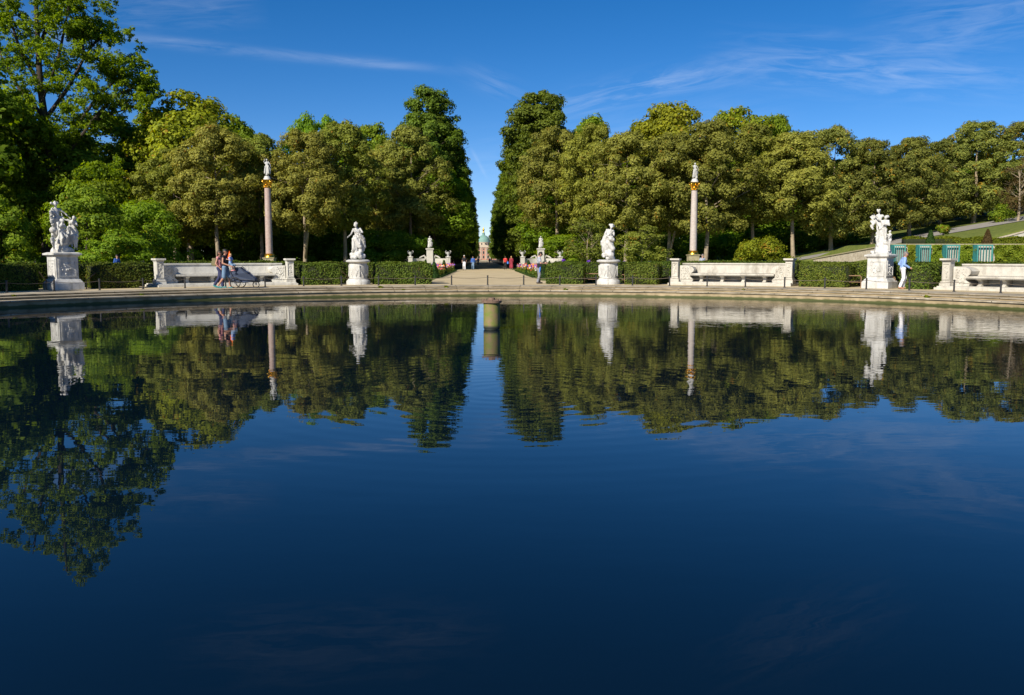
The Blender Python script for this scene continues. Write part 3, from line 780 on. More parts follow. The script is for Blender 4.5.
# people near the basin
pr = G(539, 283.6)
def man_extra(root, J):
    b = MB(); b.box(-.24, -.12, -.10, .14, .92, 1.12); b.tube([(-.17, .05, 1.1), (-.12, .1, 1.3), (.1, .08, 1.46)], .012); b.build('shoulder_bag', M['black_cloth'], root, bevel=.02)
    b = MB(); b.box(-.05, .05, -.415, -.40, 1.15, 1.29); o = b.build('phone', M['iron'], root)
    t = MB(); t.tube([(-.21, -.03, .93), (-.2, -.02, .80), (-.17, .0, .62)], [.03, .035, .02]); t.build('blue_jacket', M['bag_blue'], root)
person((pr.x, pr.y, GZ), R_(97), .985, pose(head=(0, -.07, 1.60), face=(0, -.8, -.5), wrL=(.07, -.36, 1.14), elL=(.23, -.06, 1.12), wrR=(-.08, -.34, 1.10), elR=(-.23, -.05, 1.12),
       ankL=(.1, -.04, .09), toeL=(.12, -.2, .035), ankR=(-.1, .10, .09), toeR=(-.11, -.06, .035)), 'check_cloth', 'grey_cloth', 'dark_hair',
       'man in grey checked shirt and grey trousers standing with a phone by the hedge', hat='black_cloth', sleeves='short', extra=man_extra)
pw = G(902, 289)
def woman_extra(root, J):
    MB().tube([(.10, -.15, 1.06), (0, -.16, 1.04), (-.10, -.15, 1.06)], .06, 10).build('waist_bag', M['slate_cloth'], root, True)
person((pw.x, pw.y, GZ), R_(80), .97, pose(chest=(0, -.03, 1.28), neck=(0, -.05, 1.44), head=(0, -.10, 1.58), face=(0, -1, -.35), shL=(.17, -.03, 1.39), shR=(-.17, -.03, 1.39),
       elL=(.24, .10, 1.14), wrL=(.20, -.12, 1.0), elR=(-.22, .02, 1.12), wrR=(-.16, -.24, .98),
       kneeL=(.09, -.14, .52), ankL=(.1, -.06, .10), toeL=(.11, -.23, .05), kneeR=(-.09, -.02, .50), ankR=(-.1, .13, .11), toeR=(-.11, -.02, .03)), 'sky_cloth', 'white_cloth', 'grey_hair',
       'grey haired woman in light blue shirt and white trousers walking right', sleeves='long', shoes='tan_skin', extra=woman_extra)
# the family with the trailer
pm_ = G(226, 288.4)
man_pose = pose(elL=(.24, -.02, 1.13), wrL=(.02, -.24, 1.10), elR=(-.24, .02, 1.12), wrR=(-.20, -.30, 1.0), kneeL=(.1, -.12, .51), ankL=(.1, -.15, .09), toeL=(.12, -.32, .035),
               kneeR=(-.09, .04, .5), ankR=(-.1, .32, .13), toeR=(-.1, .18, .03))
person((pm_.x, pm_.y, GZ), R_(84), 1.02, man_pose, 'black_cloth', 'denim', 'dark_hair', 'man in black sleeveless top and denim shorts carrying the child', skin='tan_skin', sleeves='none', legs='short', shoes='teal_cloth')
pk = V((pm_.x+.27, pm_.y-.10, GZ+.60))
person(pk, R_(80), .56, pose(kneeL=(.14, -.3, .80), ankL=(.13, -.22, .45), toeL=(.14, -.35, .40), kneeR=(-.14, -.25, .78), ankR=(-.14, -.15, .42), toeR=(-.14, -.28, .38), elL=(.24, -.1, 1.2), wrL=(.12, .2, 1.3),
       elR=(-.24, -.1, 1.2), wrR=(-.14, .2, 1.28)), 'sky_cloth', 'denim', 'blond_hair', 'small child in light blue shirt carried on the arm of the man in black', sleeves='short', legs='short', shoes='pink_cloth')
def wife_extra(root, J):
    b = MB(); b.box(-.15, .15, .10, .30, 1.02, 1.40); b.box(-.12, .12, .30, .36, 1.06, 1.26); b.build('backpack', M['olive_cloth'], root, bevel=.04)
    b = MB()
    for s in (-.12, .12): b.tube([(s, .12, 1.40), (s, -.10, 1.44), (s, -.13, 1.25), (s, .10, 1.08)], .018)
    b.build('backpack_strap', M['olive_cloth'], root)
pf = G(219, 288.2)
person((pf.x-.05, pf.y+.35, GZ), R_(86), .98, pose(elL=(.24, -.05, 1.14), wrL=(.20, -.26, 1.08), elR=(-.24, .08, 1.13), wrR=(-.22, -.10, .94), kneeL=(.1, .06, .5), ankL=(.1, .30, .14), toeL=(.1, .17, .03),
       kneeR=(-.1, -.14, .51), ankR=(-.1, -.16, .09), toeR=(-.1, -.32, .035)), 'pink_cloth', 'navy_cloth', 'hair', 'brown haired woman with olive backpack and dark blue leggings behind the man in black', skin='tan_skin', sleeves='none', hairlen=.14, shoes='teal_cloth', extra=wife_extra)
# pushed trailer
pt = G(243, 288.2)
st = empty('child_trailer', (pt.x, pt.y, GZ), 'grey blue three-wheeled child trailer pushed along the stone bench, with an orange flag', 'stroller', None, R_(-4)); st.scale = (1.02, 1.02, 1.02)
f = MB()
for s in (-.30, .30):
    f.tube([(-.55, s, 1.0), (-.45, s, .72), (-.30, s, .42), (.20, s, .40), (.60, s*.6, .36)], .018)
    f.tube([(-.42, s, .78), (-.10, s, .96), (.25, s*.9, .70), (.62, s*.6, .40)], .016)
f.tube([(-.55, -.30, 1.0), (-.55, .30, 1.0)], .02); f.tube([(-.25, -.36, .25), (-.25, .36, .25)], .02); f.tube([(.60, -.18, .36), (.60, 0, .16), (.60, .18, .36)], .015)
f.build('frame', M['steel'], st, True)
b = MB()
prf = [(-.46, .36), (-.52, .62), (-.44, .86), (-.26, .95), (-.08, .93), (.22, .70), (.62, .44), (.60, .33), (.10, .24)]
vs = [(x, s*(.26 if x < .3 else .17), z) for s in (-1, 1) for (x, z) in prf]; n = len(prf)
b.add(vs, [tuple(range(n)), tuple(range(2*n-1, n-1, -1))]+[((i+1) % n, i, n+i, n+(i+1) % n) for i in range(n)])
b.build('fabric_body', M['slate_cloth'], st, bevel=.03)
b = MB(); b.add([(-.26, -.27, .945), (.26, -.25, .71), (.26, .25, .71), (-.26, .27, .945), (-.26, -.27, .925), (.26, -.25, .69), (.26, .25, .69), (-.26, .27, .925)],
               [(0, 1, 2, 3), (7, 6, 5, 4), (0, 4, 5, 1), (1, 5, 6, 2), (2, 6, 7, 3), (3, 7, 4, 0)]); b.build('canopy', M['steel'], st)
for (x, y, r) in ((-.22, -.37, .25), (-.22, .37, .25), (.60, 0, .16)):
    wh = MB().ring((x, y, r+.003), r-.02, .022, 'y', 28, 8).build('tyre', M['rubber'], st, True)
    h_ = MB()
    for k in range(9): h_.tube([(x, y, r+.003), (x+(r-.03)*math.cos(k*2*PI/9), y, r+.003+(r-.03)*math.sin(k*2*PI/9))], .004, 5)
    h_.tube([(x, y-.03, r+.003), (x, y+.03, r+.003)], .02, 8); h_.build('spokes', M['steel'], wh)
b = MB(); b.tube([(-.40, -.28, .40), (-.46, -.28, 1.40)], .006); fl = b.build('flag_pole', M['steel'], st)
b = MB(); b.add([(-.56, -.27, 1.33), (-.40, -.29, 1.31), (-.46, -.275, 1.68), (-.56, -.285, 1.33), (-.40, -.305, 1.31), (-.46, -.29, 1.68)], [(0, 1, 2), (5, 4, 3), (0, 3, 4, 1), (1, 4, 5, 2), (2, 5, 3, 0)]); b.build('flag', M['orange_cloth'], fl)

# far walkers on the avenue
def walker(px, py, rz, top, bot, hair, label, legs='long', sleeves='short', s=.97, bag=None, stride=.16, hl=0.0):
    p = G(px, py)
    J = pose(kneeL=(.09, -stride*.8, .51), ankL=(.1, -stride, .09), toeL=(.11, -stride-.16, .035), ankR=(-.1, stride, .12), toeR=(-.1, stride-.14, .03), wrL=(.24, .12, .9), wrR=(-.24, -.16, .92))
    def ex(root, J):
        if bag: MB().box(-.42, -.22, -.22, .10, .74, 1.04).build('bag', M[bag], root, bevel=.03)
    return person((p.x, p.y, GZ), rz, s, J, top, bot, hair, label, near=False, legs=legs, sleeves=sleeves, extra=ex, hairlen=hl)
walker(464.3, 270.2, R_(0), 'black_cloth', 'white_cloth', 'white_hair', 'white haired man in black shirt and white trousers on the gravel avenue', s=1.03)
walker(473, 269.8, R_(0), 'blue_cloth', 'denim', 'hair', 'person in blue top and jeans on the avenue beside the white haired man', sleeves='long')
walker(505.3, 269.6, R_(180), 'red_cloth', 'black_cloth', 'hair', 'person in red top with a bright blue bag on the avenue', bag='bag_blue')
walker(511.3, 269.9, R_(180), 'wine_cloth', 'wine_cloth', 'blond_hair', 'person in long dark red coat on the right of the avenue', legs='dress', sleeves='long', hl=.1)
walker(478.2, 265.0, R_(0), 'blue_cloth', 'navy_cloth', 'hair', 'tiny distant person in blue farther down the avenue')
walker(489.5, 263.6, R_(0), 'grey_cloth', 'black_cloth', 'hair', 'tiny distant person in grey in the middle of the shaded avenue')
p_ = W(702.5, 259, 62)
person((p_.x, p_.y, GZ), R_(20), .96, pose(), 'check_cloth', 'grey_cloth', 'grey_hair', 'person in pale grey seen over the stone bench beside the right-hand column', near=False, sleeves='long')
p_ = W(117, 259, 58)
person((p_.x, p_.y, GZ), R_(60), .93, pose(), 'blue_cloth', 'grey_cloth', 'dark_hair', 'person whose head shows over the hedge right of the left marble group', near=False, sleeves='long')

# ------------------------------------------------------------------ statues
def pedestal_square(root, wb, ws, wc, h, mat):
    b = MB()
    b.frustum(wb, wb, wb, wb, 0, .30); b.frustum(wb*.97, wb*.97, ws*1.10, ws*1.10, .30, .46)
    b.build('base', M[mat], root, bevel=.012)
    b = MB(); b.frustum(ws, ws, ws, ws, .46, h-.20)
    for q in range(4):
        m4 = Matrix.Rotation(q*PI/2, 4, 'Z')
        t = MB(); hw = ws/2
        for (x0, x1, z0, z1) in ((-.82, -.68, .56, h-.30), (.68, .82, .56, h-.30), (-.68, .68, .56, .62), (-.68, .68, h-.36, h-.30)):
            t.box(x0*hw, x1*hw, -hw-.022, -hw+.01, z0, z1)
        for _ in range(22):
            t.sphere((random.gauss(0, .20)*hw*1.3, -hw, .5*(h+.2)+random.gauss(0, .13)), random.uniform(.02, .05), 0, 6, 4)
        b.add([m4 @ Vector(v) for v in t.v], t.f)
    b.build('shaft', M[mat], root)
    b = MB(); b.frustum(ws*1.02, ws*1.02, wc*.93, wc*.93, h-.20, h-.12); b.frustum(wc, wc, wc, wc, h-.12, h-.04); b.frustum(wc*.96, wc*.96, ws, ws, h-.04, h)
    b.build('cornice', M[mat], root, bevel=.01)
def rocks(n, rx, ry, z0, z1, r0, r1, seed):
    rr = random.Random(seed); c = []
    for _ in range(n):
        t = rr.random(); a = rr.uniform(0, 2*PI); q = (1-t*.6)
        p = Vector((rx*q*math.cos(a)*rr.random()**.5, ry*q*math.sin(a)*rr.random()**.5, z0+(z1-z0)*t))
        c.append((p, p+Vector((rr.uniform(-.1, .1), rr.uniform(-.1, .1), rr.uniform(-.02, .06))), rr.uniform(r0, r1), rr.uniform(r0, r1)))
    return c
def drape(J, seed, side=1, w=.11):
    rr = random.Random(seed); c = []
    for i in range(7):
        t = i/6; x = -.16+.32*t
        c.append(((x, -.06+rr.uniform(-.05, .05), 1.0), (x*1.35+rr.uniform(-.03, .03), rr.uniform(-.12, .1), .25+rr.uniform(-.1, .1)), w*.55, w*.75))
    c.append(((-.2*side, -.05, 1.35), (.17*side, -.13, 1.0), .06, .07)); c.append(((.17*side, -.1, 1.02), (.30*side, .02, .75), .06, .10)); c.append(((.30*side, .02, .78), (.28*side, .06, .3), .09, .07))
    return c
def hair_lump(J, seed=1, r=.05):
    rr = random.Random(seed); h = J['head']
    return [(h+V((rr.gauss(0, .05), .03+rr.gauss(0, .04), .05+rr.gauss(0, .035))),)*2+(r*rr.uniform(.6, 1),)*2 for _ in range(9)]
# left group: crowned goddess above, two youths and a child at her feet
gl = G(59.3, 289.3); al = math.atan2(gl.x, gl.y-CY); gl = pol(al, 25.15, GZ)
g1 = empty('marble_group', gl, 'white marble group of a crowned woman, youths and a child on square pedestal, leftmost statue', 'statue', 'white marble statues round the basin', -al)
pedestal_square(g1, 1.26, .92, 1.19, 1.62, 'marble')
c = []
Ja = pose(head=(-.05, -.05, 1.63), elL=(.42, -.12, 1.22), wrL=(.58, -.18, 1.05), elR=(-.34, -.08, 1.18), wrR=(-.30, -.2, 1.38), shL=(.19, -.02, 1.40), kneeL=(.2, -.25, .62), ankL=(.2, -.15, .2), toeL=(.2, -.3, .16))
t = TR((-.16, .1, .58), .1, 1.02); c += xf(body_caps(Ja), t, 1.02); c += xf(drape(Ja, 1), t, 1.0); c += xf(hair_lump(Ja, 2, .07), t)
Jb = pose(chest=(.02, -.1, 1.22), neck=(.05, -.18, 1.36), head=(.09, -.24, 1.46), shL=(.2, -.12, 1.32), shR=(-.15, -.1, 1.32), elL=(.3, -.2, 1.1), wrL=(.1, -.35, 1.2), elR=(-.4, -.1, 1.35), wrR=(-.5, -.05, 1.55))
t = TR((.36, -.12, .28), -.4, .92, .12); c += xf(body_caps(Jb), t, .92); c += xf(drape(Jb, 3), t, .8); c += xf(hair_lump(Jb, 4), t)
Jc = pose(chest=(-.03, -.1, 1.22), neck=(-.03, -.16, 1.36), head=(-.02, -.2, 1.5), elL=(.2, -.25, 1.1), wrL=(.15, -.4, .9), elR=(-.3, -.1, 1.15), wrR=(-.35, -.2, .95), kneeL=(.15, -.3, .65), kneeR=(-.15, -.25, .6))
t = TR((-.08, -.33, .18), .3, .86, -.06); c += xf(body_caps(Jc), t, .86); c += xf(drape(Jc, 5), t, .8); c += xf(hair_lump(Jc, 6), t)
t = TR((.58, -.30, .14), -.5, .50); Jd = pose(elL=(.3, -.1, 1.2), wrL=(.3, -.3, 1.35)); c += xf(body_caps(Jd, False, 1.4), t, .62)
t = TR((-.52, -.35, .10), .6, .42, -.2); c += xf(body_caps(Jd, False, 1.4), t, .55)
c += rocks(30, .50, .42, .04, .45, .08, .16, 5)
c += [((-.35, 0, .06), (.40, 0, .06), .20, .20), ((-.05, -.05, .1), (-.02, 0, .6), .36, .22)]
c += [((-.50, -.25, 1.05), (-.50, -.28, 1.03), .15, .15)]          # shield / drum at her side
for k in range(9): c.append(((-.42+.05*math.sin(k), -.05, 1.30+.07*k), (-.46+.06*math.cos(k*2), -.1, 1.33+.07*k), .07, .06))
s_ = link_mesh('figures', sculpt(xf(c, TR((0, 0, 1.60), 0, .93) @ Matrix.Diagonal((.9, .9, 1, 1)), .9), .022, 1, .006, 1), M['marble'], g1)
# right group: bearded man lifting a winged youth, child below
gr = G(874, 288.6); ar = math.atan2(gr.x, gr.y-CY); gr = pol(ar, 25.0, GZ)
g2 = empty('marble_group', gr, 'white marble group of struggling figures on a square pedestal beside the walking woman', 'statue', 'white marble statues round the basin', -ar)
pedestal_square(g2, 1.20, .86, 1.10, 1.56, 'marble')
c = []
Ja = pose(head=(.08, -.06, 1.60), neck=(.04, -.02, 1.45), shL=(.2, 0, 1.42), elL=(.30, -.1, 1.2), wrL=(.1, -.25, 1.25), elR=(-.30, -.15, 1.48), wrR=(-.42, -.2, 1.62), kneeL=(.18, -.15, .55), ankR=(-.2, .1, .2), kneeR=(-.16, .02, .6))
t = TR((.02, 0, .30), .1, .98, .06); c += xf(body_caps(Ja), t, .98); c += xf(drape(Ja, 11, -1, .10), t, .9); c += xf(hair_lump(Ja, 12), t)
Jb = pose(head=(-.12, 0, 1.62), neck=(-.06, 0, 1.46), elL=(.28, -.2, 1.3), wrL=(.35, -.3, 1.1), elR=(-.3, .02, 1.25), wrR=(-.2, -.1, 1.0), kneeL=(.1, -.2, .6), kneeR=(-.05, -.05, .52), ankR=(.02, .1, .15), ankL=(.12, .0, .25))
t = TR((-.26, .06, .86), .3, .80, .10); c += xf(body_caps(Jb), t, .80); c += xf(hair_lump(Jb, 14, .06), t)
for k in range(10): c.append(((-.48-.03*math.sin(k*1.3), .05, 1.30+.07*k), (-.55+.05*math.cos(k*2), .0, 1.34+.07*k), .055, .045))
t = TR((.46, -.22, .16), -.7, .60, .05); Jd = pose(elR=(-.3, -.1, 1.35), wrR=(-.2, -.2, 1.6), elL=(.32, -.2, 1.25), wrL=(.32, -.4, 1.25)); c += xf(body_caps(Jd, False, 1.3), t, .68)
c += rocks(34, .42, .38, .04, .62, .07, .15, 9)
c += [((-.30, 0, .06), (.34, 0, .06), .20, .20), ((0, -.05, .1), (.02, 0, .75), .36, .20), ((.30, -.15, .1), (.15, 0, .6), .20, .18), ((-.50, .03, 1.5), (-.26, .04, 1.75), .07, .07), ((-.42, .03, 1.7), (-.12, .02, 1.45), .06, .08)]
s_ = link_mesh('figures', sculpt(xf(c, TR((0, 0, 1.53), 0, .90) @ Matrix.Diagonal((.98, .9, 1, 1)), .86), .022, 1, .006, 2), M['marble'], g2)
# two single figures on drum pedestals
def drum(root, mat):
    MB().lathe([(.62, 0), (.62, .17), (.60, .20), (.585, .21), (.50, .30), (.475, .34)], 40).build('base', M[mat], root, True)
    b = MB(); b.lathe([(.47, .34), (.475, .50), (.485, .80), (.48, 1.0), (.46, 1.10)], 40)
    rr = random.Random(4)
    for k in range(5):
        a0_ = k*2*PI/5-1.57
        for j in range(12):
            t = j/11; a = a0_+(.42*t if j % 2 else -.42*t); z = .48+.50*(1-t)
            b.tube([(.475*math.cos(a), .475*math.sin(a), z), (.475*math.cos(a*1.0+.03), .475*math.sin(a+.03), z-.12)], [.04, .02], 6)
        b.tube([(.49*math.cos(a0_), .49*math.sin(a0_), 1.0), (.50*math.cos(a0_), .50*math.sin(a0_), .45)], [.05, .03], 6)
    b.build('drum', M[mat], root, True)
    MB().lathe([(.47, 1.10), (.50, 1.13), (.60, 1.17), (.625, 1.19), (.625, 1.25), (.58, 1.27), (.50, 1.30)], 40).build('cornice', M[mat], root, True)
def single(px, py, c, label, seed):
    p = G(px, py); a = math.atan2(p.x, p.y-CY); q = pol(a, 25.1, GZ)
    r = empty('marble_statue', q, label, 'statue', 'white marble statues round the basin', -a)
    drum(r, 'marble')
    link_mesh('figure', sculpt(xf(c, TR((0, 0, 1.28), 0, 1.0), 1.0), .02, 1, .005, seed), M['marble'], r)
    return r
Ja = pose(chest=(-.02, -.02, 1.28), neck=(-.05, -.04, 1.43), head=(-.08, -.1, 1.56), shL=(.15, 0, 1.38), shR=(-.2, 0, 1.36), elL=(.27, -.16, 1.20), wrL=(.0, -.28, 1.22), elR=(-.30, -.14, 1.12), wrR=(-.42, -.26, 1.0), kneeL=(.12, -.2, .62), ankL=(.1, -.05, .25), kneeR=(-.12, -.05, .52))
c = xf(body_caps(Ja), TR((0, 0, .20), -.2, 1.02), 1.05)+xf(drape(Ja, 21, 1, .12), TR((0, 0, .20), -.1, 1.02), 1.1)+xf(hair_lump(Ja, 22, .055), TR((0, 0, .2), -.2, 1.02))
c += rocks(26, .34, .30, .05, .50, .08, .15, 3)
c += [((.25, .05, 1.2), (.33, .05, .7), .10, .12), ((-.24, -.06, 1.1), (-.20, -.1, .55), .07, .12), ((-.10, -.12, 1.1), (.1, -.16, .7), .10, .12), ((.1, -.2, 1.32), (.3, -.1, 1.10), .07, .08)]
single(357, 284.2, c, 'white marble figure with folded arms on drum pedestal, left of the avenue', 3)
Jb = pose(chest=(.03, -.03, 1.26), neck=(.08, -.05, 1.42), head=(.12, -.11, 1.56), shL=(.22, 0, 1.34), shR=(-.12, 0, 1.40), elL=(.24, -.14, 1.08), wrL=(.10, -.32, 1.12), elR=(-.24, -.1, 1.15), wrR=(-.05, -.28, 1.02), kneeL=(.12, -.16, .6), kneeR=(-.1, -.1, .5))
c = xf(body_caps(Jb), TR((.02, 0, .18), .2, 1.0), 1.05)+xf(drape(Jb, 31, -1, .13), TR((0, 0, .18), .1, 1.0), 1.1)+xf(hair_lump(Jb, 32, .055), TR((.02, 0, .18), .2, 1.0))
c += rocks(26, .34, .30, .05, .45, .08, .16, 7)
c += [((-.10, .05, 1.45), (-.34, .05, .85), .12, .11), ((-.34, .02, .95), (-.14, -.05, .5), .10, .14), ((.0, -.15, .9), (.22, -.12, .6), .12, .14), ((.12, -.24, 1.12), (.24, -.2, 1.06), .12, .11), ((.05, -.02, 1.85), (.2, -.12, 1.85), .055, .05)]
single(609.5, 283.9, c, 'white marble figure holding an object to its chest on drum pedestal, right of the avenue', 5)

# diagonal stays and little barrier frames beside the statues
def barrier(px0, px1, hz, label, diag=0):
    a0, a1 = ang(px0, 25.4), ang(px1, 25.4)
    A, B = pol(a0, 25.4, GZ), pol(a1, 25.4, GZ); mid = (A+B)/2
    mb = MB()
    if diag:
        lo, hi = (B, A) if diag < 0 else (A, B)
        mb.tube([lo+V((0, 0, .38)), hi+V((0, 0, .78))], .022, 6); mb.tube([lo, lo+V((0, 0, .42))], .025, 6)
    else:
        mb.tube([A, A+V((0, 0, hz-.06)), A+(B-A)*.06+V((0, 0, hz)), B+(A-B)*.06+V((0, 0, hz)), B+V((0, 0, hz-.06)), B], .024, 6)
        mb.tube([A+V((0, 0, hz*.45)), B+V((0, 0, hz*.45))], .014, 6)
    o = mb.build('barrier_rail', M['wood'], None, off=mid); o.location = mid
    tag(o, label, 'barrier', 'wooden rails closing the statue niches')
barrier(340, 347.5, .6, 'short sloping brown rail left of the left drum pedestal', -1)
barrier(368.5, 376, .6, 'short sloping brown rail right of the left drum pedestal', 1)
barrier(38, 45, .6, 'short sloping brown rail left of the leftmost marble group', -1)
barrier(85, 97, .6, 'short sloping brown rail right of the leftmost marble group', 1)
barrier(584.5, 600, .55, 'low brown barrier frame left of the right drum pedestal')
barrier(618, 625, .50, 'low brown barrier frame right of the right drum pedestal')
barrier(847.5, 862, .55, 'low brown barrier frame left of the right marble group')
barrier(889, 896, .50, 'low brown barrier frame between the right marble group and the walking woman')

# ------------------------------------------------------------------ tall columns
def column(px, ytop, ybase, shaftm, label, seed, ysh, ycap, d=72.0):
    p = W(px, 262, d); p.z = GZ
    def H(y): return W(px, y, d).z-GZ
    r = empty('marble_column', p, label, 'column', 'tall pink columns with gilded capitals')
    ys = lambda a: H(ybase+(ytop-ybase)*a)
    tot = H(ytop); sh0 = H(ysh); sh1 = H(ycap)
    b = MB(); b.frustum(1.05, 1.05, 1.05, 1.05, 0, .35); b.frustum(.86, .86, .86, .86, .35, sh0-.42); b.frustum(.98, .98, .98, .98, sh0-.42, sh0-.34); b.build('plinth', M['plinth'], r, bevel=.02)
    MB().lathe([(.44, sh0-.34), (.44, sh0-.26), (.40, sh0-.2), (.36, sh0-.14), (.40, sh0-.08), (.34, sh0-.02), (.30, sh0)], 28).build('base_ring', M['gold'], r, True)
    MB().lathe([(.285, sh0), (.285, sh0+.3), (.275, (sh0+sh1)/2), (.245, sh1)], 32).build('shaft', M[shaftm], r, True)
    b = MB(); b.lathe([(.26, sh1), (.29, sh1+.04), (.25, sh1+.07), (.27, sh1+.35), (.36, sh1+.56)], 32, 0, fl=8, fd=.07)
    for k in range(8):
        a = k*PI/4
        for (z, rr_) in ((.25, .30), (.48, .36)):
            aa = a+(PI/8 if z < .3 else 0)
            b.tube([(.26*math.cos(aa), .26*math.sin(aa), sh1+z-.2), (rr_*math.cos(aa), rr_*math.sin(aa), sh1+z), ((rr_+.07)*math.cos(aa), (rr_+.07)*math.sin(aa), sh1+z-.05)], [.07, .05, .02], 6)
    for k in range(4):
        a = k*PI/2+PI/4; b.sphere((.43*math.cos(a), .43*math.sin(a), sh1+.50), .085, 0, 8, 6)
    b.frustum(.76, .76, .82, .82, sh1+.56, sh1+.66); b.build('capital', M['gold'], r, True)
    MB().lathe([(.30, sh1+.66), (.30, sh1+.76), (.24, sh1+.84), (.22, sh1+.95)], 20).build('figure_base', M['marble'], r, True)
    J = pose(elL=(.3, -.05, 1.2), wrL=(.35, -.1, 1.0), elR=(-.28, -.1, 1.4), wrR=(-.18, -.15, 1.65) if seed % 2 else (-.2, -.2, 1.15), kneeL=(.12, -.1, .5))
    fh = tot-(sh1+.90); s = fh/1.78
    c = xf(body_caps(J, False), TR((0, 0, sh1+.92), .2, s), s)+xf(drape(J, seed, 1, .10), TR((0, 0, sh1+.92), .2, s*.98), s)
    link_mesh('figure', sculpt(c, .03, 1, .004, seed), M['marble'], r)
column(269.6, 158.5, 264, 'pink', 'tall pink marble column with gilded capital and statue behind the left bench', 41, 253.5, 188)
column(693.0, 162.5, 262, 'pale_pink', 'tall pale column with gilded capital and small figure behind the right bench', 42, 250.5, 190.5)

# ------------------------------------------------------------------ small exedras by the flower beds
def far_exedra(px, sgn, label):
    d = 100.0; c = W(px, 262, d); c.z = GZ
    r = empty('marble_exedra', c, label, 'monument', 'marble exedras beside the avenue'); r.scale = (1.2, 1.2, 1.12)
    k = d/F
    MB().frustum(.62, .62, .62, .62, 0, 2.15).frustum(.76, .76, .76, .76, 2.15, 2.28).frustum(.80, .80, .80, .80, 0, .25).build('pedestal', M['cream_marble'], r)
    J = pose(elL=(.28, -.08, 1.15), wrL=(.12, -.22, 1.1)); s = .72
    link_mesh('figure', sculpt(xf(body_caps(J, False)+drape(J, 7, 1, .10), TR((0, 0, 2.28), 0, s), s), .03, 1, .003), M['marble'], r)
    def arcw(mb, x0, x1, z0, z1, t=.22):
        n = 10; vs = []
        for i in range(n+1):
            x = x0+(x1-x0)*i/n; y = -1.0*(abs(x)/1.85)**2
            vs += [(x, y, z0), (x, y+t, z0), (x, y+t, z1), (x, y, z1)]
        fs = [(i*4+j, i*4+(j+1) % 4, (i+1)*4+(j+1) % 4, (i+1)*4+j) for i in range(n) for j in range(4)]+[(3, 2, 1, 0), (n*4, n*4+1, n*4+2, n*4+3)]
        mb.add(vs, [f[::-1] for f in fs])
    b = MB()
    for s in (-1, 1):
        arcw(b, s*.32, s*1.75, 0, 1.16) if s > 0 else arcw(b, -1.75, -.32, 0, 1.16)
        arcw(b, .30, 1.77, 1.16, 1.25, .28) if s > 0 else arcw(b, -1.77, -.30, 1.16, 1.25, .28)
        b.tube([(s*.36, -.02, 1.25), (s*.55, -.08, 1.52), (s*.80, -.15, 1.40), (s*1.0, -.25, 1.28)], [.12, .10, .09, .05], 8)
    b.build('curved_wall', M['cream_marble'], r)
    for s in (-1, 1):
        x, y = s*1.78, -.92
        p = MB().frustum(.50, .50, .50, .50, 0, .15, x=x, y=y).frustum(.40, .40, .40, .40, .15, 1.36, x=x, y=y).frustum(.50, .50, .50, .50, 1.36, 1.44, x=x, y=y).build('side_pedestal', M['cream_marble'], r)
        b = MB().lathe([(.14, 1.44), (.14, 1.48), (.05, 1.54), (.12, 1.64), (.17, 1.80), (.19, 1.88), (.21, 1.91), (.16, 1.92)], 18, 0, x, y)
        b.tube([(x-.18, y, 1.72), (x-.27, y, 1.97), (x-.16, y, 2.05)], .03); b.tube([(x+.18, y, 1.72), (x+.27, y, 1.97), (x+.16, y, 2.05)], .03)
        b.build('urn', M['marble'], p, True)
far_exedra(430.0, -1, 'small curved marble wall with statue and urns left of the avenue')
far_exedra(540.7, 1, 'small curved marble wall with statue and urns right of the avenue')

# clipped cones and flower beds
def cone(px, d, h, r, label, mat='yew', ybase=None, z=GZ, name='topiary_cone'):
    p = W(px, 262, d); p.z = z
    n = int(1400*h*r*3); t = rng.random(n)**1.3; a = rng.random(n)*2*PI
    rr = r*(1-t)**.8*(1-.25*np.exp(-t*14))+.03
    P = np.stack([rr*np.cos(a), rr*np.sin(a), t*h], 1)+rng.normal(0, .02, (n, 3))
    N = np.stack([np.cos(a), np.sin(a), np.full(n, .35)], 1)+rng.normal(0, .5, (n, 3))
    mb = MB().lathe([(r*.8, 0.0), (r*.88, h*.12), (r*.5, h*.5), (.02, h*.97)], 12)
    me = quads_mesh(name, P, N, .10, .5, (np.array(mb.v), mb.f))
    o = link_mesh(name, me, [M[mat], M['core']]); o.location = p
    return tag(o, label, 'topiary', 'clipped evergreen cones')
cone(434.2, 60, 1.12, .36, 'clipped evergreen cone at the corner of the left flower bed')
cone(543.6, 60, 1.12, .36, 'clipped evergreen cone at the corner of the right flower bed')
cone(425.6, 72, 1.25, .25, 'slim evergreen cone in front of the left marble exedra')
cone(444.0, 74, 1.22, .28, 'small evergreen cone right of the left exedra pedestal')
cone(528.6, 74, 1.22, .28, 'small evergreen cone between the two pedestals of the right exedra')
cone(549.5, 72, 1.15, .28, 'small evergreen cone right of the right exedra statue')
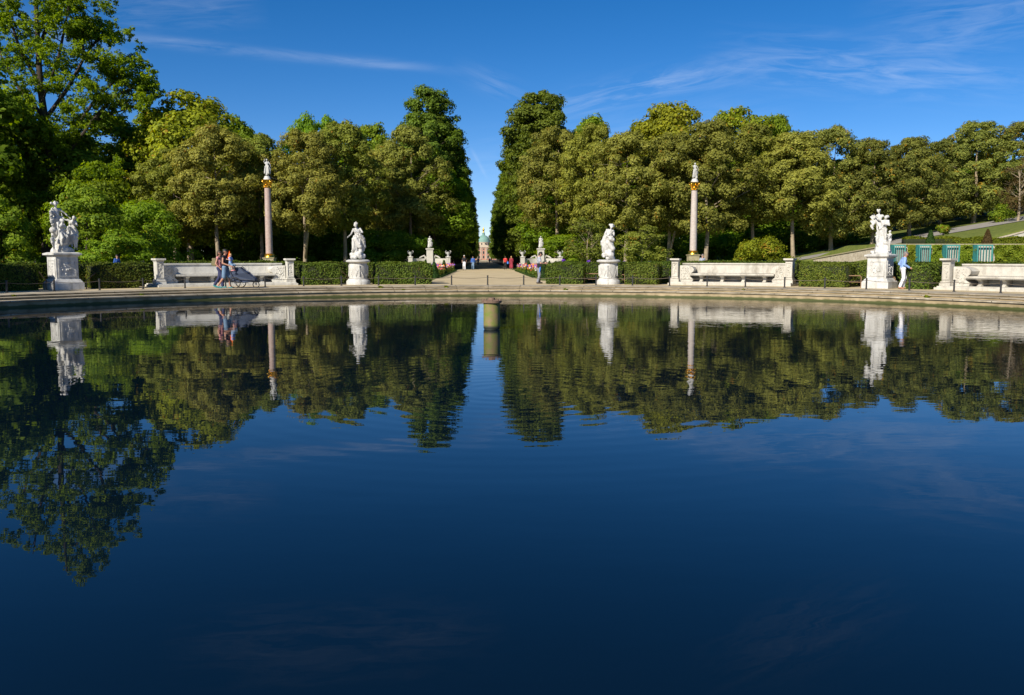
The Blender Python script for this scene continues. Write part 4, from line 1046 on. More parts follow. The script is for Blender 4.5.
def bed(sgn, label):
    x0, x1, y0, y1 = sgn*3.45, sgn*5.6, 62, 97
    c = V(((x0+x1)/2, (y0+y1)/2, GZ))
    r = empty('flower_bed', c, label, 'flower bed', 'flower beds along the avenue')
    n = 15000
    P = np.stack([rng.uniform(min(x0, x1), max(x0, x1), n)-c.x, rng.uniform(y0, y1, n)-c.y, np.zeros(n)], 1)
    bump = .45+.35*np.abs(np.sin(P[:, 0]*2.2+P[:, 1]*.9))*rng.random(n)
    P[:, 2] = rng.random(n)**.5*bump
    N = rng.normal(0, .7, (n, 3)); N[:, 2] += .7
    link_mesh('leaves', quads_mesh('leaves', P, N, .14, .5), M['hedge'], r)
    for i, k in enumerate(('red', 'pink', 'orange', 'white', 'purple')):
        m_ = 750; Q = P[rng.integers(0, n, m_)].copy(); Q[:, 2] = bump[rng.integers(0, n, m_)]*1.0+rng.random(m_)*.15
        ph = np.sin(Q[:, 1]*.8+i*1.3)+rng.normal(0, .4, m_); Q = Q[ph > -.2]
        N = rng.normal(0, .6, (len(Q), 3)); N[:, 2] += .5; N[:, 1] -= .6
        link_mesh('blossoms', quads_mesh('blossoms', Q, N, .15, .9), M['petal_'+k], r)
    e = MB(); xa, xb = sorted((x0-sgn*.22, x0)); 
    q = 3500; P = np.stack([rng.uniform(xa, xb, q)-c.x, rng.uniform(y0-.3, y1, q)-c.y, rng.random(q)*.12], 1); N = rng.normal(0, .6, (q, 3)); N[:, 2] += .6
    link_mesh('grass_edging', quads_mesh('grass_edging', P, N, .12, .35), M['yew'], r)
bed(-1, 'bed of red, pink and white flowers left of the gravel avenue')
bed(1, 'bed of red, pink and white flowers right of the gravel avenue')
def spike(px, d, top, label):
    p = W(px, 262, d); p.z = GZ; h = W(px, top, d).z-GZ
    r = empty('flowering_plant', p, label, 'flower', 'purple flowers beyond the hedges')
    n = 700; t = rng.random(n); a = rng.random(n)*2*PI; rr = .35*(1-t*.6)*rng.random(n)**.5
    P = np.stack([rr*np.cos(a), rr*np.sin(a), t*h*.8], 1); link_mesh('leaves', quads_mesh('leaves', P, rng.normal(0, 1, (n, 3)), .14, .4), M['hedge'], r)
    n = 260; t = rng.random(n); a = rng.random(n)*2*PI; rr = .20*(1-t*.7)
    P = np.stack([rr*np.cos(a), rr*np.sin(a), h*.72+t*h*.28], 1); link_mesh('blossoms', quads_mesh('blossoms', P, rng.normal(0, 1, (n, 3)), .10, .8), M['petal_purple'], r)
spike(563.2, 56, 259.5, 'leftmost purple flower spike above the hedge, right of the man with the phone')
spike(588.7, 56, 260.5, 'purple flower spike above the hedge close left of the right drum statue')
spike(624.3, 56, 261.5, 'purple flower spike above the hedge close right of the right drum statue')
spike(649.8, 56, 261.5, 'purple flower spike above the hedge left of the right stone bench')

# ------------------------------------------------------------------ trees
def crown_pts(seed, rad, z0, z1, nc, nl, cr, prof, inner=.35, up=.25, gap=0.0):
    """leaf positions/normals: clumps arranged through an uneven envelope"""
    r = np.random.default_rng(seed)
    H = z1-z0
    th = r.random(nc)*2*PI; t = r.random(nc)
    q = r.random(nc)**inner
    wob = 1+.13*np.sin(3*th+seed+4*t)+.10*np.sin(5*th+9*t+seed)+.05*r.normal(size=nc)
    R = rad*np.interp(t, prof[0], prof[1])*q*wob
    C = np.stack([R*np.cos(th), R*np.sin(th), z0+t*H], 1)
    cs = cr*(.6+.8*r.random(nc))*(.75+.25*q)
    per = r.multinomial(nl, cs**2/np.sum(cs**2))
    idx = np.repeat(np.arange(nc), per); n = len(idx)
    d = r.normal(size=(n, 3)); d /= np.linalg.norm(d, axis=1, keepdims=True)
    d[:, 2] = np.where(r.random(n) < .45, np.abs(d[:, 2]), d[:, 2])
    shell = (.55+.5*r.random(n)**.6)[:, None]
    lump = 1+.22*np.sin(d[:, :1]*5+idx[:, None])*np.cos(d[:, 1:2]*6+idx[:, None]*2)
    P = C[idx]+d*shell*lump*cs[idx][:, None]*np.array([1, 1, .85])
    outw = np.stack([C[idx][:, 0], C[idx][:, 1], np.zeros(n)], 1); outw /= (rad+1e-6)
    N = d*.9+outw*.45+np.array([0, 0, up])+r.normal(0, .30, (n, 3))
    return P, N, C, cs
LIND = ([0, .08, .22, .45, .7, .88, 1], [.45, .80, .97, 1.0, .86, .58, .22])
ROUND = ([0, .1, .3, .55, .8, .93, 1], [.5, .85, 1.0, .95, .72, .45, .18])
COLM = ([0, .05, .2, .72, .86, .95, 1], [.75, .95, 1.0, .96, .82, .5, .16])
WILD = ([0, .15, .4, .7, .9, 1], [.75, 1, .95, .8, .5, .2])
def trunk_mesh(name, seed, h, r0, z_split, C, nlimb=7, r1=.25, lean=.3, two=False):
    rr = random.Random(seed); b = MB()
    top = Vector((rr.uniform(-lean, lean), rr.uniform(-lean, lean), h*.86))
    def tp(t): return Vector((top.x*t*t+.08*math.sin(t*9+seed), top.y*t*t+.08*math.cos(t*7+seed), top.z*t))
    ts = [0, .012, .04, .1, .2, .32, .45, .6, .75, .9, 1]
    b.tube([tp(t) for t in ts], [r0*1.45, r0*1.2, r0*1.04, r0*.95, r0*.88, r0*.8, r0*.66, r0*.5, r0*.34, r0*.2, r0*.08], 10)
    if two: b.tube([tp(.1), Vector((1.1, .2, h*.3)), Vector((1.9, .3, h*.5)), Vector((2.3, .3, h*.7))], [r0*.7, r0*.6, r0*.45, r0*.15], 8)
    hi = np.percentile(C[:, 2], 40); order = sorted([i for i in range(len(C)) if C[i][2] > hi], key=lambda i: -math.hypot(C[i][0], C[i][1]))
    pick = [order[i] for i in sorted(rr.sample(range(min(len(order), nlimb*4)), min(nlimb, len(order))))]
    for i in pick:
        e = Vector(C[i]); t0 = max(.28, min(.85, (e.z-abs(e.x)*.5-1)/top.z)); s = tp(t0)
        m_ = s.lerp(e, .5)+Vector((0, 0, -.06*(e-s).length+.2)); rb = r0*.42*(1-t0*.5)
        b.tube([s, s.lerp(m_, .6), m_, e], [rb, rb*.75, rb*.55, rb*.18], 7)
        for _ in range(3):
            q = m_.lerp(e, rr.random()*.8); b.tube([q, q+Vector((rr.gauss(0, 1), rr.gauss(0, 1), rr.uniform(.3, 1.3)))], [rb*.3, rb*.08], 5)
    me = bpy.data.meshes.new(name); me.from_pydata(b.v, [], b.f)
    me.polygons.foreach_set('use_smooth', [True]*len(me.polygons))
    return me
KIND = {}
def make_kind(k, seed, h, rad, z0, nc, nl, cr, prof, leaf, mat, bark='bark', r0=.26, inner=.35, up=.25, nlimb=8, aspect=.62, two=False, skip=None):
    P, N, C, cs = crown_pts(seed, rad, z0, h, nc, nl, cr, prof, inner, up)
    KIND[k] = dict(h=h, rad=rad, crown=quads_mesh('crown', P, N, leaf, aspect), trunk=trunk_mesh('trunk', seed, h, r0, z0, C, nlimb, two=two), mat=mat, bark=bark)
    KIND[k]['crown'].materials.append(M[mat]); KIND[k]['trunk'].materials.append(M[bark])
for i in range(4):
    make_kind('lind%d' % i, 11+i*3, 17, 4.6, 5.8-.3*i, 230, 40000, .76, LIND, .25, 'olive', r0=.24, two=(i == 2))
    make_kind('lindg%d' % i, 51+i*3, 17, 4.6, 5.2, 230, 40000, .76, LIND, .25, 'olive_green', r0=.24)
for i in range(3):
    make_kind('hill%d' % i, 31+i*5, 15, 5.2, 2.0, 260, 40000, .80, ROUND, .26, 'hillgreen', r0=.28)
for i in range(2):
    make_kind('bright%d' % i, 71+i, 20, 6.0, 4.0, 150, 26000, 1.25, ROUND, .42, 'bright', r0=.4)
    make_kind('yellow%d' % i, 81+i, 20, 6.0, 4.0, 150, 26000, 1.25, ROUND, .42, 'yellow_green', r0=.4)
    make_kind('mid%d' % i, 91+i, 20, 6.2, 2.5, 140, 24000, 1.35, ROUND, .44, 'mid', 'dark_bark', r0=.4)
    make_kind('aven%d' % i, 101+i, 26, 4.6, 2.2, 260, 42000, .95, COLM, .34, 'avenue', 'dark_bark', r0=.42, inner=.3)
    make_kind('under%d' % i, 111+i, 8, 3.4, .8, 60, 14000, .95, WILD, .26, 'bright', 'dark_bark', r0=.14)
    make_kind('young%d' % i, 121+i, 5.6, 1.9, 1.6, 34, 5200, .55, LIND, .17, 'olive_green', r0=.07, nlimb=10)
make_kind('underd', 131, 8, 3.8, .5, 60, 12000, 1.1, WILD, .28, 'mid', 'dark_bark', r0=.14)
make_kind('sparse', 141, 12, 3.2, 3.0, 34, 2600, .9, ROUND, .26, 'brown_leaf', r0=.26, nlimb=26)
TREES = []
def tree(kind, px, d, ytop, wid, label, group=None, zg=GZ, rz=None, pos=None, h=None, name='tree', cat='tree'):
    K = KIND[kind]
    p = Vector(pos) if pos else W(px, 262, d)
    p.z = zg-.05
    H = h if h else W(px, ytop, d).z-zg
    r = empty(name, p, label, cat, group, random.uniform(0, 6.28) if rz is None else rz)
    c = bpy.data.objects.new('crown', K['crown']); t = bpy.data.objects.new('trunk', K['trunk'])
    for o in (c, t): COL.objects.link(o); o.parent = r
    r.scale = (wid/(2*K['rad']),)*2+(H/K['h'],)
    return r
def hz(x, y):
    """height of the ground, hillside on the right"""
    if y < 72: return GZ
    hl_ = GZ+.17*max(0, min(x-25, 75))
    if y < 80.4 and x > 33.2: return 3.0
    if y < 88 and x > 33.2:
        f = max(0, min(1, (y-80.4)/7.6)); return (3.0+max(0, (x-45)*.26))*(1-f)+hl_*f
    if y < 86: return min(hl_, GZ+.0)
    return hl_
# avenue rows
dd = 128.0; k = 0
while dd < 560:
    for s in (-1, 1):
        nm = 'left' if s < 0 else 'right'
        if k == 0: lab = 'tallest front tree of the dark avenue row on the %s side, rising above its neighbours' % nm; gp = None
        else: lab = 'dark tree in the receding avenue row on the %s side' % nm; gp = 'avenue trees on the %s side' % nm
        tree('aven%d' % ((k+(s > 0)) % 2), 0, 0, 0, (9.6 if k else 9.8), lab, gp, pos=(s*8.3, dd, 0), h=(25.3 if k == 0 else 24.0+random.uniform(-.8, .8)))
    dd += 9.0 if dd < 330 else 30.0; k += 1
L_ = 'lind'
spec = [
 # kind, px, d, ytop, width
 ('lind0', 218, 90, 128, 9.0, 'broad olive tree left of the left column, directly above the family'),
 ('lindg1', 262, 97, 137, 8.6, 'olive green tree right behind the pink column'),
 ('lind2', 305, 93, 134, 8.6, 'olive tree just right of the pink column'),
 ('lindg3', 345, 99, 126, 8.8, 'olive green tree above the left drum pedestal statue'),
 ('lind1', 378, 109, 152, 8.2, 'shorter olive tree right of the left drum pedestal statue'),
 ('lind3', 411, 111, 130, 9.6, 'olive tree at the left corner of the avenue, over the left exedra'),
 ('lindg0', 176, 93, 152, 7.2, 'smaller olive green tree at the left end of the olive row'),
 ('lind1', 556, 108, 130, 9.6, 'olive tree at the right corner of the avenue, over the right exedra'),
 ('lindg0', 592, 101, 128, 7.6, 'olive green tree second from the avenue on its right side'),
 ('lind0', 626, 93, 134, 8.4, 'olive tree above and right of the right drum pedestal statue'),
 ('lind2', 668, 96, 138, 8.0, 'olive tree with forked trunk left of the right column'),
 ('lind3', 706, 92, 124, 9.6, 'broad olive tree directly behind the pale column'),
 ('lindg2', 752, 97, 128, 8.6, 'olive tree right of the pale column'),
 ('lind1', 792, 95, 133, 8.8, 'olive tree above the yellowish round shrub'),
 ('hill0', 830, 97, 130, 8.8, 'grey-green tree left above the right marble group'),
 ('hill1', 872, 96, 142, 8.4, 'grey-green tree right behind the right marble group'),
 ('hill2', 908, 98, 141, 8.4, 'grey-green tree above the walking woman, with yellow patches'),
 ('hill0', 938, 104, 142, 7.6, 'narrow grey-green tree above the middle trellises'),
 ('hill1', 972, 103, 124, 9.4, 'tall domed grey-green tree on the slope at right'),
 ('hill2', 1018, 106, 124, 9.4, 'grey-green tree on the slope at the right edge of the photo'),
 ('hill0', 1058, 102, 124, 10, 'grey-green tree on the slope beyond the right edge'),
]
for (kd, px, d, yt, wd, lab) in spec:
    p = W(px, 262, d)
    tree(kd, px, d, yt, wd, lab, 'olive trees lining the garden', zg=hz(p.x, p.y))
back = [
 ('yellow0', 190, 99, 99, 12.5, 'tall yellow-green tree rising behind the olive row at left'),
 ('bright0', 158, 112, 118, 11, 'bright green tree between the big oak and the yellow-green tree'),
 ('bright0', 118, 106, 120, 13, 'bright green tree under the right side of the big oak crown'),
 ('bright1', 78, 99, 138, 12, 'bright green tree behind the leftmost marble group'),
 ('mid1', 12, 108, 96, 15, 'mid green tree at the left edge of the photo'),
 ('mid0', -30, 90, 60, 16, 'dark green tree beyond the left edge of the photo'),
 ('mid1', 308, 140, 122, 9, 'small green crown peeping over the olive row, left of two'),
 ('mid0', 332, 142, 123, 9, 'small green crown peeping over the olive row, right of two'),
 ('bright1', 372, 138, 128, 10, 'green crown peeping over the olive trees beside the avenue row'),
 ('mid1', 240, 128, 122, 10, 'green tree behind the yellow-green tree at left'),
 ('bright0', 590, 128, 122, 10, 'light green crown peeping over the olive row right of the avenue'),
 ('mid1', 640, 136, 128, 11, 'green crown in the dip of the tree line right of the avenue'),
 ('yellow1', 668, 122, 108, 13, 'tall yellow-green tree peeping over the olive row left of the pale column'),
 ('yellow0', 738, 124, 113, 12, 'yellow-green crown peeping over the olive row right of the pale column'),
 ('bright1', 776, 126, 119, 9, 'small bright green crown at the right end of the yellow-green crowns'),
]
for (kd, px, d, yt, wd, lab) in back: tree(kd, px, d, yt, wd, lab, 'trees behind the olive row')
for i, (px, wd) in enumerate([(x, 11) for x in range(-60, 440, 38)]+[(x, 11) for x in range(560, 1120, 38)]):
    p = W(px, 262, 118)
    tree('mid%d' % (i % 2), px, 114+((i*7) % 5)*2, 165 if px < 850 else 160, wd, 'shaded tree deep in the wood behind the front rows', 'shaded trees in the wood', zg=hz(p.x, p.y))
for i, (px, d, yt, wd, kd) in enumerate([(2, 68, 200, 5.5, 'under0'), (88, 72, 190, 6.5, 'under1'), (120, 66, 232, 5.0, 'under0'), (150, 80, 205, 6.5, 'underd'), (108, 84, 185, 7, 'underd'), (-40, 66, 200, 6, 'under1')]):
    tree(kd, px, d, yt, wd, ['bright green bushy young tree at the left edge, left of the leftmost marble group', 'bright green bushy tree right of the leftmost marble group', 'low green bush above the hedge near the left bench',
         'dark green bushy tree left of the left bench', 'dark green bushy tree right behind the bright bush right of the leftmost marble group', 'bright green bushy tree beyond the left edge'][i], 'bushy undergrowth trees')
# scattered dark undergrowth between the trunks, all sharing one look
for i, px in enumerate(list(range(175, 425, 30))+list(range(565, 860, 32))):
    tree('underd', px+random.uniform(-8, 8), 106+random.uniform(-3, 3), 238-random.uniform(0, 12), 7, 'dark bush in the shade between the trunks', 'dark bushes between the trunks', name='bush', cat='bush')
tree('young0', 586, 66, 219, 4.0, 'young light green tree left of the right drum pedestal statue')
tree('young1', 641, 66, 229, 3.9, 'young light green tree right of the right drum pedestal statue')
tree('young1', 600, 70, 236, 3.0, 'smallest young tree right beside the right drum pedestal statue')
tree('sparse', 1016, 92, 160, 3.6, 'half bare grey tree with thin twigs at the right edge', zg=hz(54, 92))
# the wood far behind reads as one mass
for side, (xa, xb) in (('left', (-170, -15)), ('right', (15, 190))):
    n = 30000; x = rng.uniform(xa, xb, n); y = 158+rng.uniform(0, 12, n)+6*np.sin(x*.09)
    top = (12 if side == 'left' else 8)+2.5*np.sin(x*.35)+1.6*np.sin(x*.83+1); z = rng.random(n)**.8*top
    base = np.array([hz(a, 160) for a in x])
    N = np.stack([rng.normal(0, .6, n), rng.normal(-.8, .5, n), rng.normal(.4, .5, n)], 1)
    me = quads_mesh('forest', np.stack([x, y, z+base], 1), N, .8, .7)
    fo = link_mesh('forest', me, [M['mid']]); fo['kind'] = 'stuff'
# shrubs
def shrub(px, d, ytop, w, label, mat, zg=GZ, n=9000, leaf=.16, h=None, cr=.5):
    p = W(px, 262, d); p.z = zg; H = h or W(px, ytop, d).z-zg
    P, N, C, cs = crown_pts(int(px), w/2, .05, H, 26, n, cr, ([0, .3, .7, 1], [.9, 1, .8, .3]), .4, .3)
    me = quads_mesh('shrub', P, N, leaf); o = link_mesh('shrub', me, [M[mat]]); o.location = p
    return tag(o, label, 'shrub')
shrub(768, 70, 239.5, 4.6, 'round yellow-green shrub above the right stone bench', 'yellow_green', cr=.75)
shrub(748, 73, 246, 2.6, 'smaller yellow-green shrub left beside the round one', 'yellow_green', n=4000)
# the oak at the left, crown reaching out of the frame
def oak():
    d = 95.0; p = W(47, 262, d); p.z = GZ-.05
    r = empty('oak_tree', p, 'huge dark oak with spreading limbs towering over the leftmost marble group', 'tree')
    rr = random.Random(5); b = MB()
    def q(px, py, dep=0.0): v = W(px, py, d+dep); return v-p
    tr = [V((0, 0, 0)), q(47, 255), q(48, 215), q(50, 180), q(48, 150), q(45, 120), q(40, 85), q(38, 45), q(36, 5), q(34, -40)]
    b.tube(tr, [.85, .58, .50, .46, .42, .38, .33, .27, .2, .1], 14)
    limbs_ = [[(50, 180), (70, 150), (92, 122), (118, 112), (140, 104)], [(48, 150), (80, 122), (98, 95), (120, 78), (140, 68)], [(45, 120), (68, 88), (84, 58), (98, 38), (112, 22)],
              [(48, 172), (22, 148), (0, 122), (-30, 100)], [(45, 118), (20, 90), (2, 58), (-12, 20)], [(42, 100), (58, 60), (66, 22), (72, -12)], [(40, 85), (20, 50), (8, 12), (0, -22)], [(48, 198), (75, 184), (95, 176), (112, 172)],
              [(48, 190), (20, 180), (-8, 172), (-40, 168)], [(84, 58), (80, 30), (74, 8)], [(92, 122), (112, 98), (132, 88), (146, 86)], [(38, 50), (50, 20), (52, -20), (55, -45)]]
    tips = []
    for i, lm in enumerate(limbs_):
        dep = rr.uniform(-3, 3); n = len(lm); pts = [q(x, y, dep*j/(n-1)*1.3) for j, (x, y) in enumerate(lm)]
        r0 = .24; b.tube(pts, [r0*(1-.85*j/(n-1)) for j in range(n)], 8)
        for j in range(1, n):
            for _ in range(2): tips.append((pts[j]+V((rr.gauss(0, .9), rr.gauss(0, 2.0), rr.gauss(0, .7))), rr.uniform(.8, 1.35)))
        for _ in range(6):
            s = rr.uniform(.35, 1)*(n-1); j = min(int(s), n-2); a = pts[j].lerp(pts[j+1], s-j); e = a+V((rr.gauss(0, 1.2), rr.gauss(0, 1.6), rr.uniform(-.4, 1.5)))
            b.tube([a, a.lerp(e, .5)+V((0, 0, .15)), e], [.07, .045, .015], 5); tips.append((e, rr.uniform(.6, 1.1)))
    b.build('trunk', M['dark_bark'], r, True)
    # extra clumps filling the crown (pixels give its outline in the photograph)
    dark = [(10, 60), (20, 100), (5, 150), (30, 130), (60, 110), (60, 160), (25, 175), (0, 195), (15, 215), (65, 85), (50, 60), (30, 30), (5, 20), (60, 30), (90, 80), (105, 60), (75, 50), (40, 5), (65, -5), (20, -15), (-20, 40), (-25, 100), (-25, 160), (45, -30),
            (5, 235), (-15, 225), (45, 140), (48, 165), (35, 110), (40, 85), (15, 135), (70, 120), (-10, 80), (15, 80), (30, 50), (60, 60), (75, 105), (55, 190), (38, 195), (0, 165)]
    for (x, y) in dark: tips.append((q(x+rr.uniform(-6, 6), y+rr.uniform(-6, 6), rr.uniform(-5, 1.5)), rr.uniform(.8, 1.5)))
    for (x, y) in [(150, 70), (152, 88), (143, 60), (128, 38), (112, 24), (96, 14), (82, 10), (138, 48), (148, 100), (108, 34), (124, 62), (70, 4), (62, -8), (50, 12), (100, 100), (82, 36)]:
        tips.append((q(x+rr.uniform(-3, 3), y+rr.uniform(-3, 3), rr.uniform(-2, 2)), rr.uniform(.55, .85)))
    C = np.array([list(t[0]) for t in tips]); cs = np.array([t[1] for t in tips])*1.13
    per = rng.multinomial(88000, cs**2/np.sum(cs**2)); idx = np.repeat(np.arange(len(C)), per); n = len(idx)
    dv = rng.normal(size=(n, 3)); dv /= np.linalg.norm(dv, axis=1, keepdims=True)
    # small twig bunches inside each clump so that sky shows between them
    sub = rng.normal(size=(len(C), 16, 3)); sub /= np.linalg.norm(sub, axis=2, keepdims=True)
    k = rng.integers(0, 16, n)
    P = C[idx]+(sub[idx, k]*(.45+.5*(k%4)/3)[:, None]+dv*.33*(rng.random(n)[:, None]**.5))*cs[idx][:, None]*np.array([1.15, 1.15, .92])
    N = dv*.6+np.array([0, 0, .55])+rng.normal(0, .45, (n, 3))
    me = quads_mesh('crown', P, N, .25, .7); link_mesh('crown', me, M['oak'], r)
oak()
# trees standing left of the picture that throw their shade over the left rim
for i, (x, y, h, wd) in enumerate([(-30.5, 23, 12.2, 9.5), (-40, 27, 13.5, 12), (-36, 14, 11, 10)]):
    tree('mid%d' % (i % 2), 0, 0, 0, wd, ['tree beyond the left edge shading the leftmost pedestal', 'tree behind the shading tree beyond the left edge', 'lower tree beyond the left edge beside the basin'][i], pos=(x, y, 0), h=h)

# ------------------------------------------------------------------ hillside on the right
mb = MB(); xs = np.arange(25, 200.1, 1.25); ys = np.concatenate([np.arange(72, 100, 1.0), np.arange(100, 320, 10.0)])
vs = [(x, y, hz(x, y)+(.0 if y > 72 else 0)) for y in ys for x in xs]; nx = len(xs)
mb.add(vs, [(j*nx+i, j*nx+i+1, (j+1)*nx+i+1, (j+1)*nx+i) for j in range(len(ys)-1) for i in range(nx-1)])
struct('hillside', mb, M['grass'], smooth=True)
def strip(name, pts, w, mat, lift=.05):
    b = MB(); vs = []
    for (x, y) in pts:
        for s in (-1, 1): vs.append((x, y+s*w/2, hz(x, y+s*w/2)+lift))
    b.add(vs, [(2*i, 2*i+2, 2*i+3, 2*i+1) for i in range(len(pts)-1)]); struct(name, b, M[mat])
strip('ramp_path', [(25+i, 90.0) for i in range(0, 20)], 4.6, 'asphalt', .04)
strip('upper_path', [(44+i, 93.5-.0*i) for i in range(0, 60)], 8.5, 'asphalt', .05)
# retaining wall of the ramp
A, B = W(797, 262, 91), W(888, 262, 72); A.z = B.z = GZ
def wallquad(name, A, B, zA, zB, t, mat, label, capm=None, caph=.12, z0=0.0):
    A, B = V(A), V(B); dr = (B-A).normalized(); nr = V((dr.y, -dr.x, 0)); mid = (A+B)/2; mid.z = GZ
    r = empty(name, mid, label, 'wall')
    b = MB(); vs = []
    for (P, z) in ((A, zA), (B, zB)):
        for (o_, zz) in ((0, z0), (t, z0), (t, z), (0, z)): vs.append(V((P.x, P.y, zz))-nr*o_)
    b.add(vs, [(0, 1, 2, 3), (7, 6, 5, 4), (0, 4, 5, 1), (1, 5, 6, 2), (2, 6, 7, 3), (3, 7, 4, 0)]); b.build('masonry', M[mat], r, off=mid)
    if capm:
        b = MB(); vs = []
        for (P, z) in ((A, zA), (B, zB)):
            for (o_, zz) in ((-.08, z), (t+.08, z), (t+.08, z+caph), (-.08, z+caph)): vs.append(V((P.x, P.y, zz))-nr*o_)
        b.add(vs, [(0, 1, 2, 3), (7, 6, 5, 4), (0, 4, 5, 1), (1, 5, 6, 2), (2, 6, 7, 3), (3, 7, 4, 0)]); b.build('capping', M[capm], r, off=mid)
    return r
wallquad('ramp_wall', A, B, 1.42, W(888, 245.5, 72).z, .4, 'field', 'sloping rubble stone wall rising right behind the right marble group', 'plinth', .10)
TA, TB = W(884, 262, 71.6), W(1110, 262, 71.6)
zt = W(950, 245, 71.6).z
wallquad('terrace_wall', TA, TB, zt, zt, .45, 'cream_marble', 'cream terrace wall behind the turquoise trellises and vines', 'plinth', .10)
A, B = W(975, 250, 80.2), W(1100, 250, 80.2)
wallquad('upper_wall', A, B, 3.0+max(0, (A.x-45)*.26)+.05, 3.0+(B.x-45)*.26+.05, .4, 'cream_marble', 'low cream wall rising beside the upper path at the right edge', 'field', .08)
def onwall(px, z, off=.0):
    p = W(px, 262, 71.6-off); return V((p.x, p.y, z))
for i, (x0, x1, lab) in enumerate([(889, 905, 'turquoise trellis frame directly behind the right marble group'), (914.5, 930, 'second turquoise trellis frame from the right marble group, above the walking woman'),
                                   (941, 959, 'third turquoise trellis frame, above the left pillar of the far right bench'), (971.5, 992, 'rightmost turquoise trellis frame above the far right bench')]):
    za, zb = W(x0, 268, 71).z, W(x0, 244.6, 71).z
    A, B = onwall(x0, 0, .30), onwall(x1, 0, .30); dr = (B-A).normalized(); w_ = (B-A).length
    r = empty('trellis', (A.x, A.y, za), lab, 'trellis', 'turquoise trellises on the terrace wall', math.atan2(dr.y, dr.x))
    hh = zb-za
    MB().box(0, w_*.17, -.20, -.04, 0, hh).build('side_panel', M['turq_dark'], r)
    b = MB(); x_ = w_*.22
    b.box(x_, w_, -.06, .02, hh-.12, hh); b.box(x_, w_, -.06, .02, 0, .10); b.box(x_, x_+.12, -.062, .022, .0, hh); b.box(w_-.10, w_, -.062, .022, .0, hh); b.build('frame', M['turq'], r)
    b = MB()
    for k in range(4): xx = x_+.12+(w_-x_-.22)*(k+.75)/4.6; b.box(xx-.02, xx+.02, -.04, 0, .1, hh-.12)
    b.build('slat', M['turq'], r)
for i, (x0, x1, lab) in enumerate([(878, 890, 'narrow vine left of the first turquoise trellis'), (905.5, 915, 'green vine between the first and second trellis'), (930.5, 942, 'green vine between the second and third trellis'),
                                   (959, 972.5, 'green vine between the third and rightmost trellis'), (993, 1075, 'broad green vine covering the terrace wall at the right edge')]):
    A, B = onwall(x0, 0, .1), onwall(x1, 0, .1); ln = (B-A).length; n = int(1500*ln); z0_, z1_ = GZ+.8, zt-.02
    t = rng.random(n); z = rng.random(n)*(z1_-z0_)
    bulge = .22+.16*np.sin(t*ln*4+i)*np.cos(z*5)+.05*rng.normal(size=n)
    P = np.stack([(B.x-A.x)*(t-.5), (B.y-A.y)*(t-.5)-bulge, z], 1); N = np.stack([rng.normal(0, .6, n), rng.normal(-1, .5, n), rng.normal(.4, .5, n)], 1)
    me = quads_mesh('vine', P, N, .17, .8); o = link_mesh('vine', me, M['vine']); o.location = V(((A.x+B.x)/2, (A.y+B.y)/2, z0_)); tag(o, lab, 'vine', 'vines on the terrace wall')
# planting on the terrace
def boxhedge(px0, px1, d, z0, h, label, mat='hedge', wdt=1.2):
    A, B = W(px0, 262, d), W(px1, 262, d); ln = (B-A).length; n = int(ln*(h+wdt)*260)
    t = rng.random(n); s = rng.random(n)*(h+wdt); front = s < h
    y = np.where(front, 0, s-h); z = np.where(front, s, h)+.08*np.sin(t*ln*2.1)+rng.normal(0, .05, n)
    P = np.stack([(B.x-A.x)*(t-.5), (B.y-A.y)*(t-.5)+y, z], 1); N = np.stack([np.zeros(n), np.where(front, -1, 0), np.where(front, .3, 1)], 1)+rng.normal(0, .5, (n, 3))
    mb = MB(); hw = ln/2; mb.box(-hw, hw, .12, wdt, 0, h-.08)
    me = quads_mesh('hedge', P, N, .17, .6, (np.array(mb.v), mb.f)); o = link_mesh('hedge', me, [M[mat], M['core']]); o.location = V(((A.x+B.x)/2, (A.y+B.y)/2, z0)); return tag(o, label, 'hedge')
boxhedge(906, 1070, 76, 2.95, .62, 'low loose hedge along the top of the terrace wall', 'vine')
o = cone(929.3, 74, 1.25, .40, 'green clipped cone on the terrace above the second trellis', z=2.95)
o = cone(986.2, 74, 1.30, .42, 'brownish cone-shaped shrub on the terrace above the rightmost trellis', 'brown_leaf', z=2.95)
def umbrella_tree(px, d, zg, h, w, label):
    p = W(px, 262, d); p.z = zg; r = empty('small_tree', p, label, 'tree')
    MB().tube([(0, 0, 0), (.03, 0, h*.4), (0, 0, h*.8)], [.09, .07, .04], 8).build('trunk', M['dark_bark'], r)
    P, N, C, cs = crown_pts(5, w*.30, h*.68, h*.92, 16, 1500, .26, ([0, .3, 1], [.8, 1, .4]), .5, .5)
    link_mesh('crown', quads_mesh('crown', P, N, .15), M['bright'], r)
umbrella_tree(941.5, 78, 2.95, 1.8, 1.9, 'little umbrella-shaped green tree on the terrace')
shrub(1000, 96, 0, 2.2, 'bright green shrub beside the upper path at right', 'bright', zg=hz(57, 96), n=2600, h=1.7)
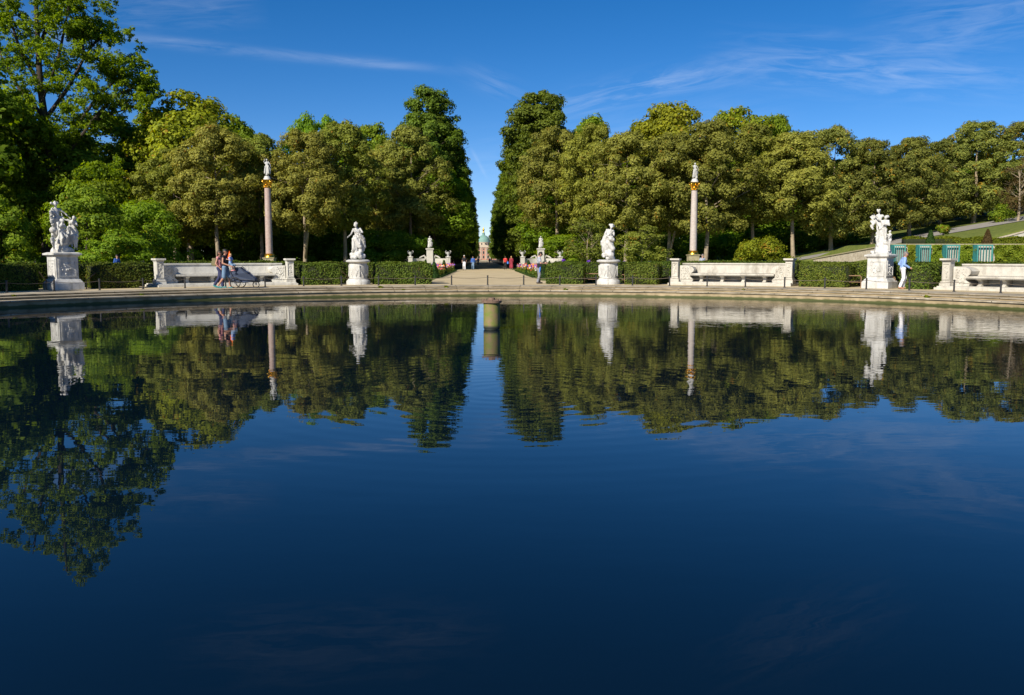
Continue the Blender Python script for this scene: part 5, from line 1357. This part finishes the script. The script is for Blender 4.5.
# yellow villa glimpsed through the trees at the right edge
p = W(1013, 262, 150); zg = W(1013, 226, 150).z; p.z = zg
vl = empty('villa', p, 'yellow building glimpsed between the trunks at the right edge', 'building')
M['yellow_wall'] = stone('yellow_render', (0.55, 0.36, 0.12), (0.66, 0.45, 0.17), 1.5, .9); M['pane'] = plain('window_pane', (0.02, 0.025, 0.03), .1)
M['slate'] = stone('slate_roof', (0.08, 0.075, 0.07), (0.14, 0.13, 0.12), 3, .7)
b = MB(); b.box(-9, 9, 0, 6, -4, 4); b.build('wall', M['yellow_wall'], vl)
b = MB(); b.add([(-9.4, -.4, 4), (9.4, -.4, 4), (9.4, 6.4, 4), (-9.4, 6.4, 4), (-7, 3, 6.2), (7, 3, 6.2)], [(0, 1, 5, 4), (1, 2, 5), (2, 3, 4, 5), (3, 0, 4), (3, 2, 1, 0)]); b.build('roof', M['slate'], vl)
for x in (-7, -4.6, -2.2, .2, 2.6, 5.0, 7.4):
    wd = MB().box(x-.65, x+.65, -.06, .02, .3, 2.9).build('window', M['white_cloth'], vl); MB().box(x-.48, x+.48, -.09, -.05, .45, 2.75).build('pane', M['pane'], wd)

# ------------------------------------------------------------------ palace at the end of the avenue
PD = 1500.0
p = W(483.6, 262, PD); p.z = 0
pal = empty('palace', p, 'distant red and white palace with green dome at the end of the avenue', 'palace')
M['brick'] = stone('pink_brick', (0.42, 0.17, 0.12), (0.50, 0.23, 0.17), .15, .9); M['sand'] = stone('sandstone_trim', (0.45, 0.36, 0.26), (0.55, 0.46, 0.36), .2, .9)
M['copper'] = stone('green_copper', (0.14, 0.26, 0.22), (0.20, 0.34, 0.29), .3, .7)
pal.scale = (1.2, 1.2, .96)
b = MB(); b.box(-60, 60, 2, 22, 0, 20); b.box(-10, 10, 0, 20, 0, 24); b.build('facade', M['brick'], pal)
for x in range(-58, 60, 4):
    if abs(x) < 11: continue
    MB().box(x-.5, x+.5, 1.4, 2, 1, 19.5).build('pilaster', M['sand'], pal)
for x in (-9.2, -3.6, 3.6, 9.2): MB().box(x-.7, x+.7, -.8, 0, 1, 22.5).build('pilaster', M['sand'], pal)
b = MB(); b.box(-61, 61, 1.2, 22.8, 20, 21.2); b.box(-10.8, 10.8, -1, 1.15, 22.5, 24.2); b.add([(-10.8, -1, 24.2), (10.8, -1, 24.2), (0, -1, 28.5), (-10.8, 3, 24.2), (10.8, 3, 24.2), (0, 3, 28.5)], [(0, 1, 2), (5, 4, 3), (0, 2, 5, 3), (1, 4, 5, 2)]); b.build('cornice', M['sand'], pal)
for x in (-6.4, 0, 6.4):
    for (z0, z1) in ((2.5, 8.5), (10.5, 16.5), (18, 21)):
        f_ = MB().box(x-1.5, x+1.5, -.25, 0, z0, z1).build('window', M['sand'], pal); MB().box(x-1.05, x+1.05, -.4, -.2, z0+.5, z1-.5).build('pane', M['pane'], f_)
MB().lathe([(9.2, 24), (9.2, 31), (9.8, 31.2), (9.8, 32.2)], 32, 0, 0, 11).build('drum', M['sand'], pal, True)
for k in range(10):
    a = k*2*PI/10; MB().box(9.3*math.cos(a)-.9, 9.3*math.cos(a)+.9, 11+9.3*math.sin(a)-.9, 11+9.3*math.sin(a)+.9, 25.5, 30).build('drum_window', M['pane'], pal)
MB().lathe([(9.6, 32.2), (9.3, 35), (8.3, 38.5), (6.5, 41.6), (4.0, 43.8), (2.0, 44.8)], 32, 0, 0, 11, fl=16, fd=.015).build('dome', M['copper'], pal, True)
MB().lathe([(2.2, 44.5), (1.9, 48), (2.3, 48.3), (1.4, 49.5), (.5, 50.3)], 16, 0, 0, 11).build('lantern', M['copper'], pal, True)
b = MB(); b.lathe([(1.4, 50), (1.0, 51), (1.3, 53), (1.6, 55), (.6, 57), (.8, 58), (.3, 59)], 10, 0, 0, 11); b.build('gilded_figures', M['gold'], pal, True)
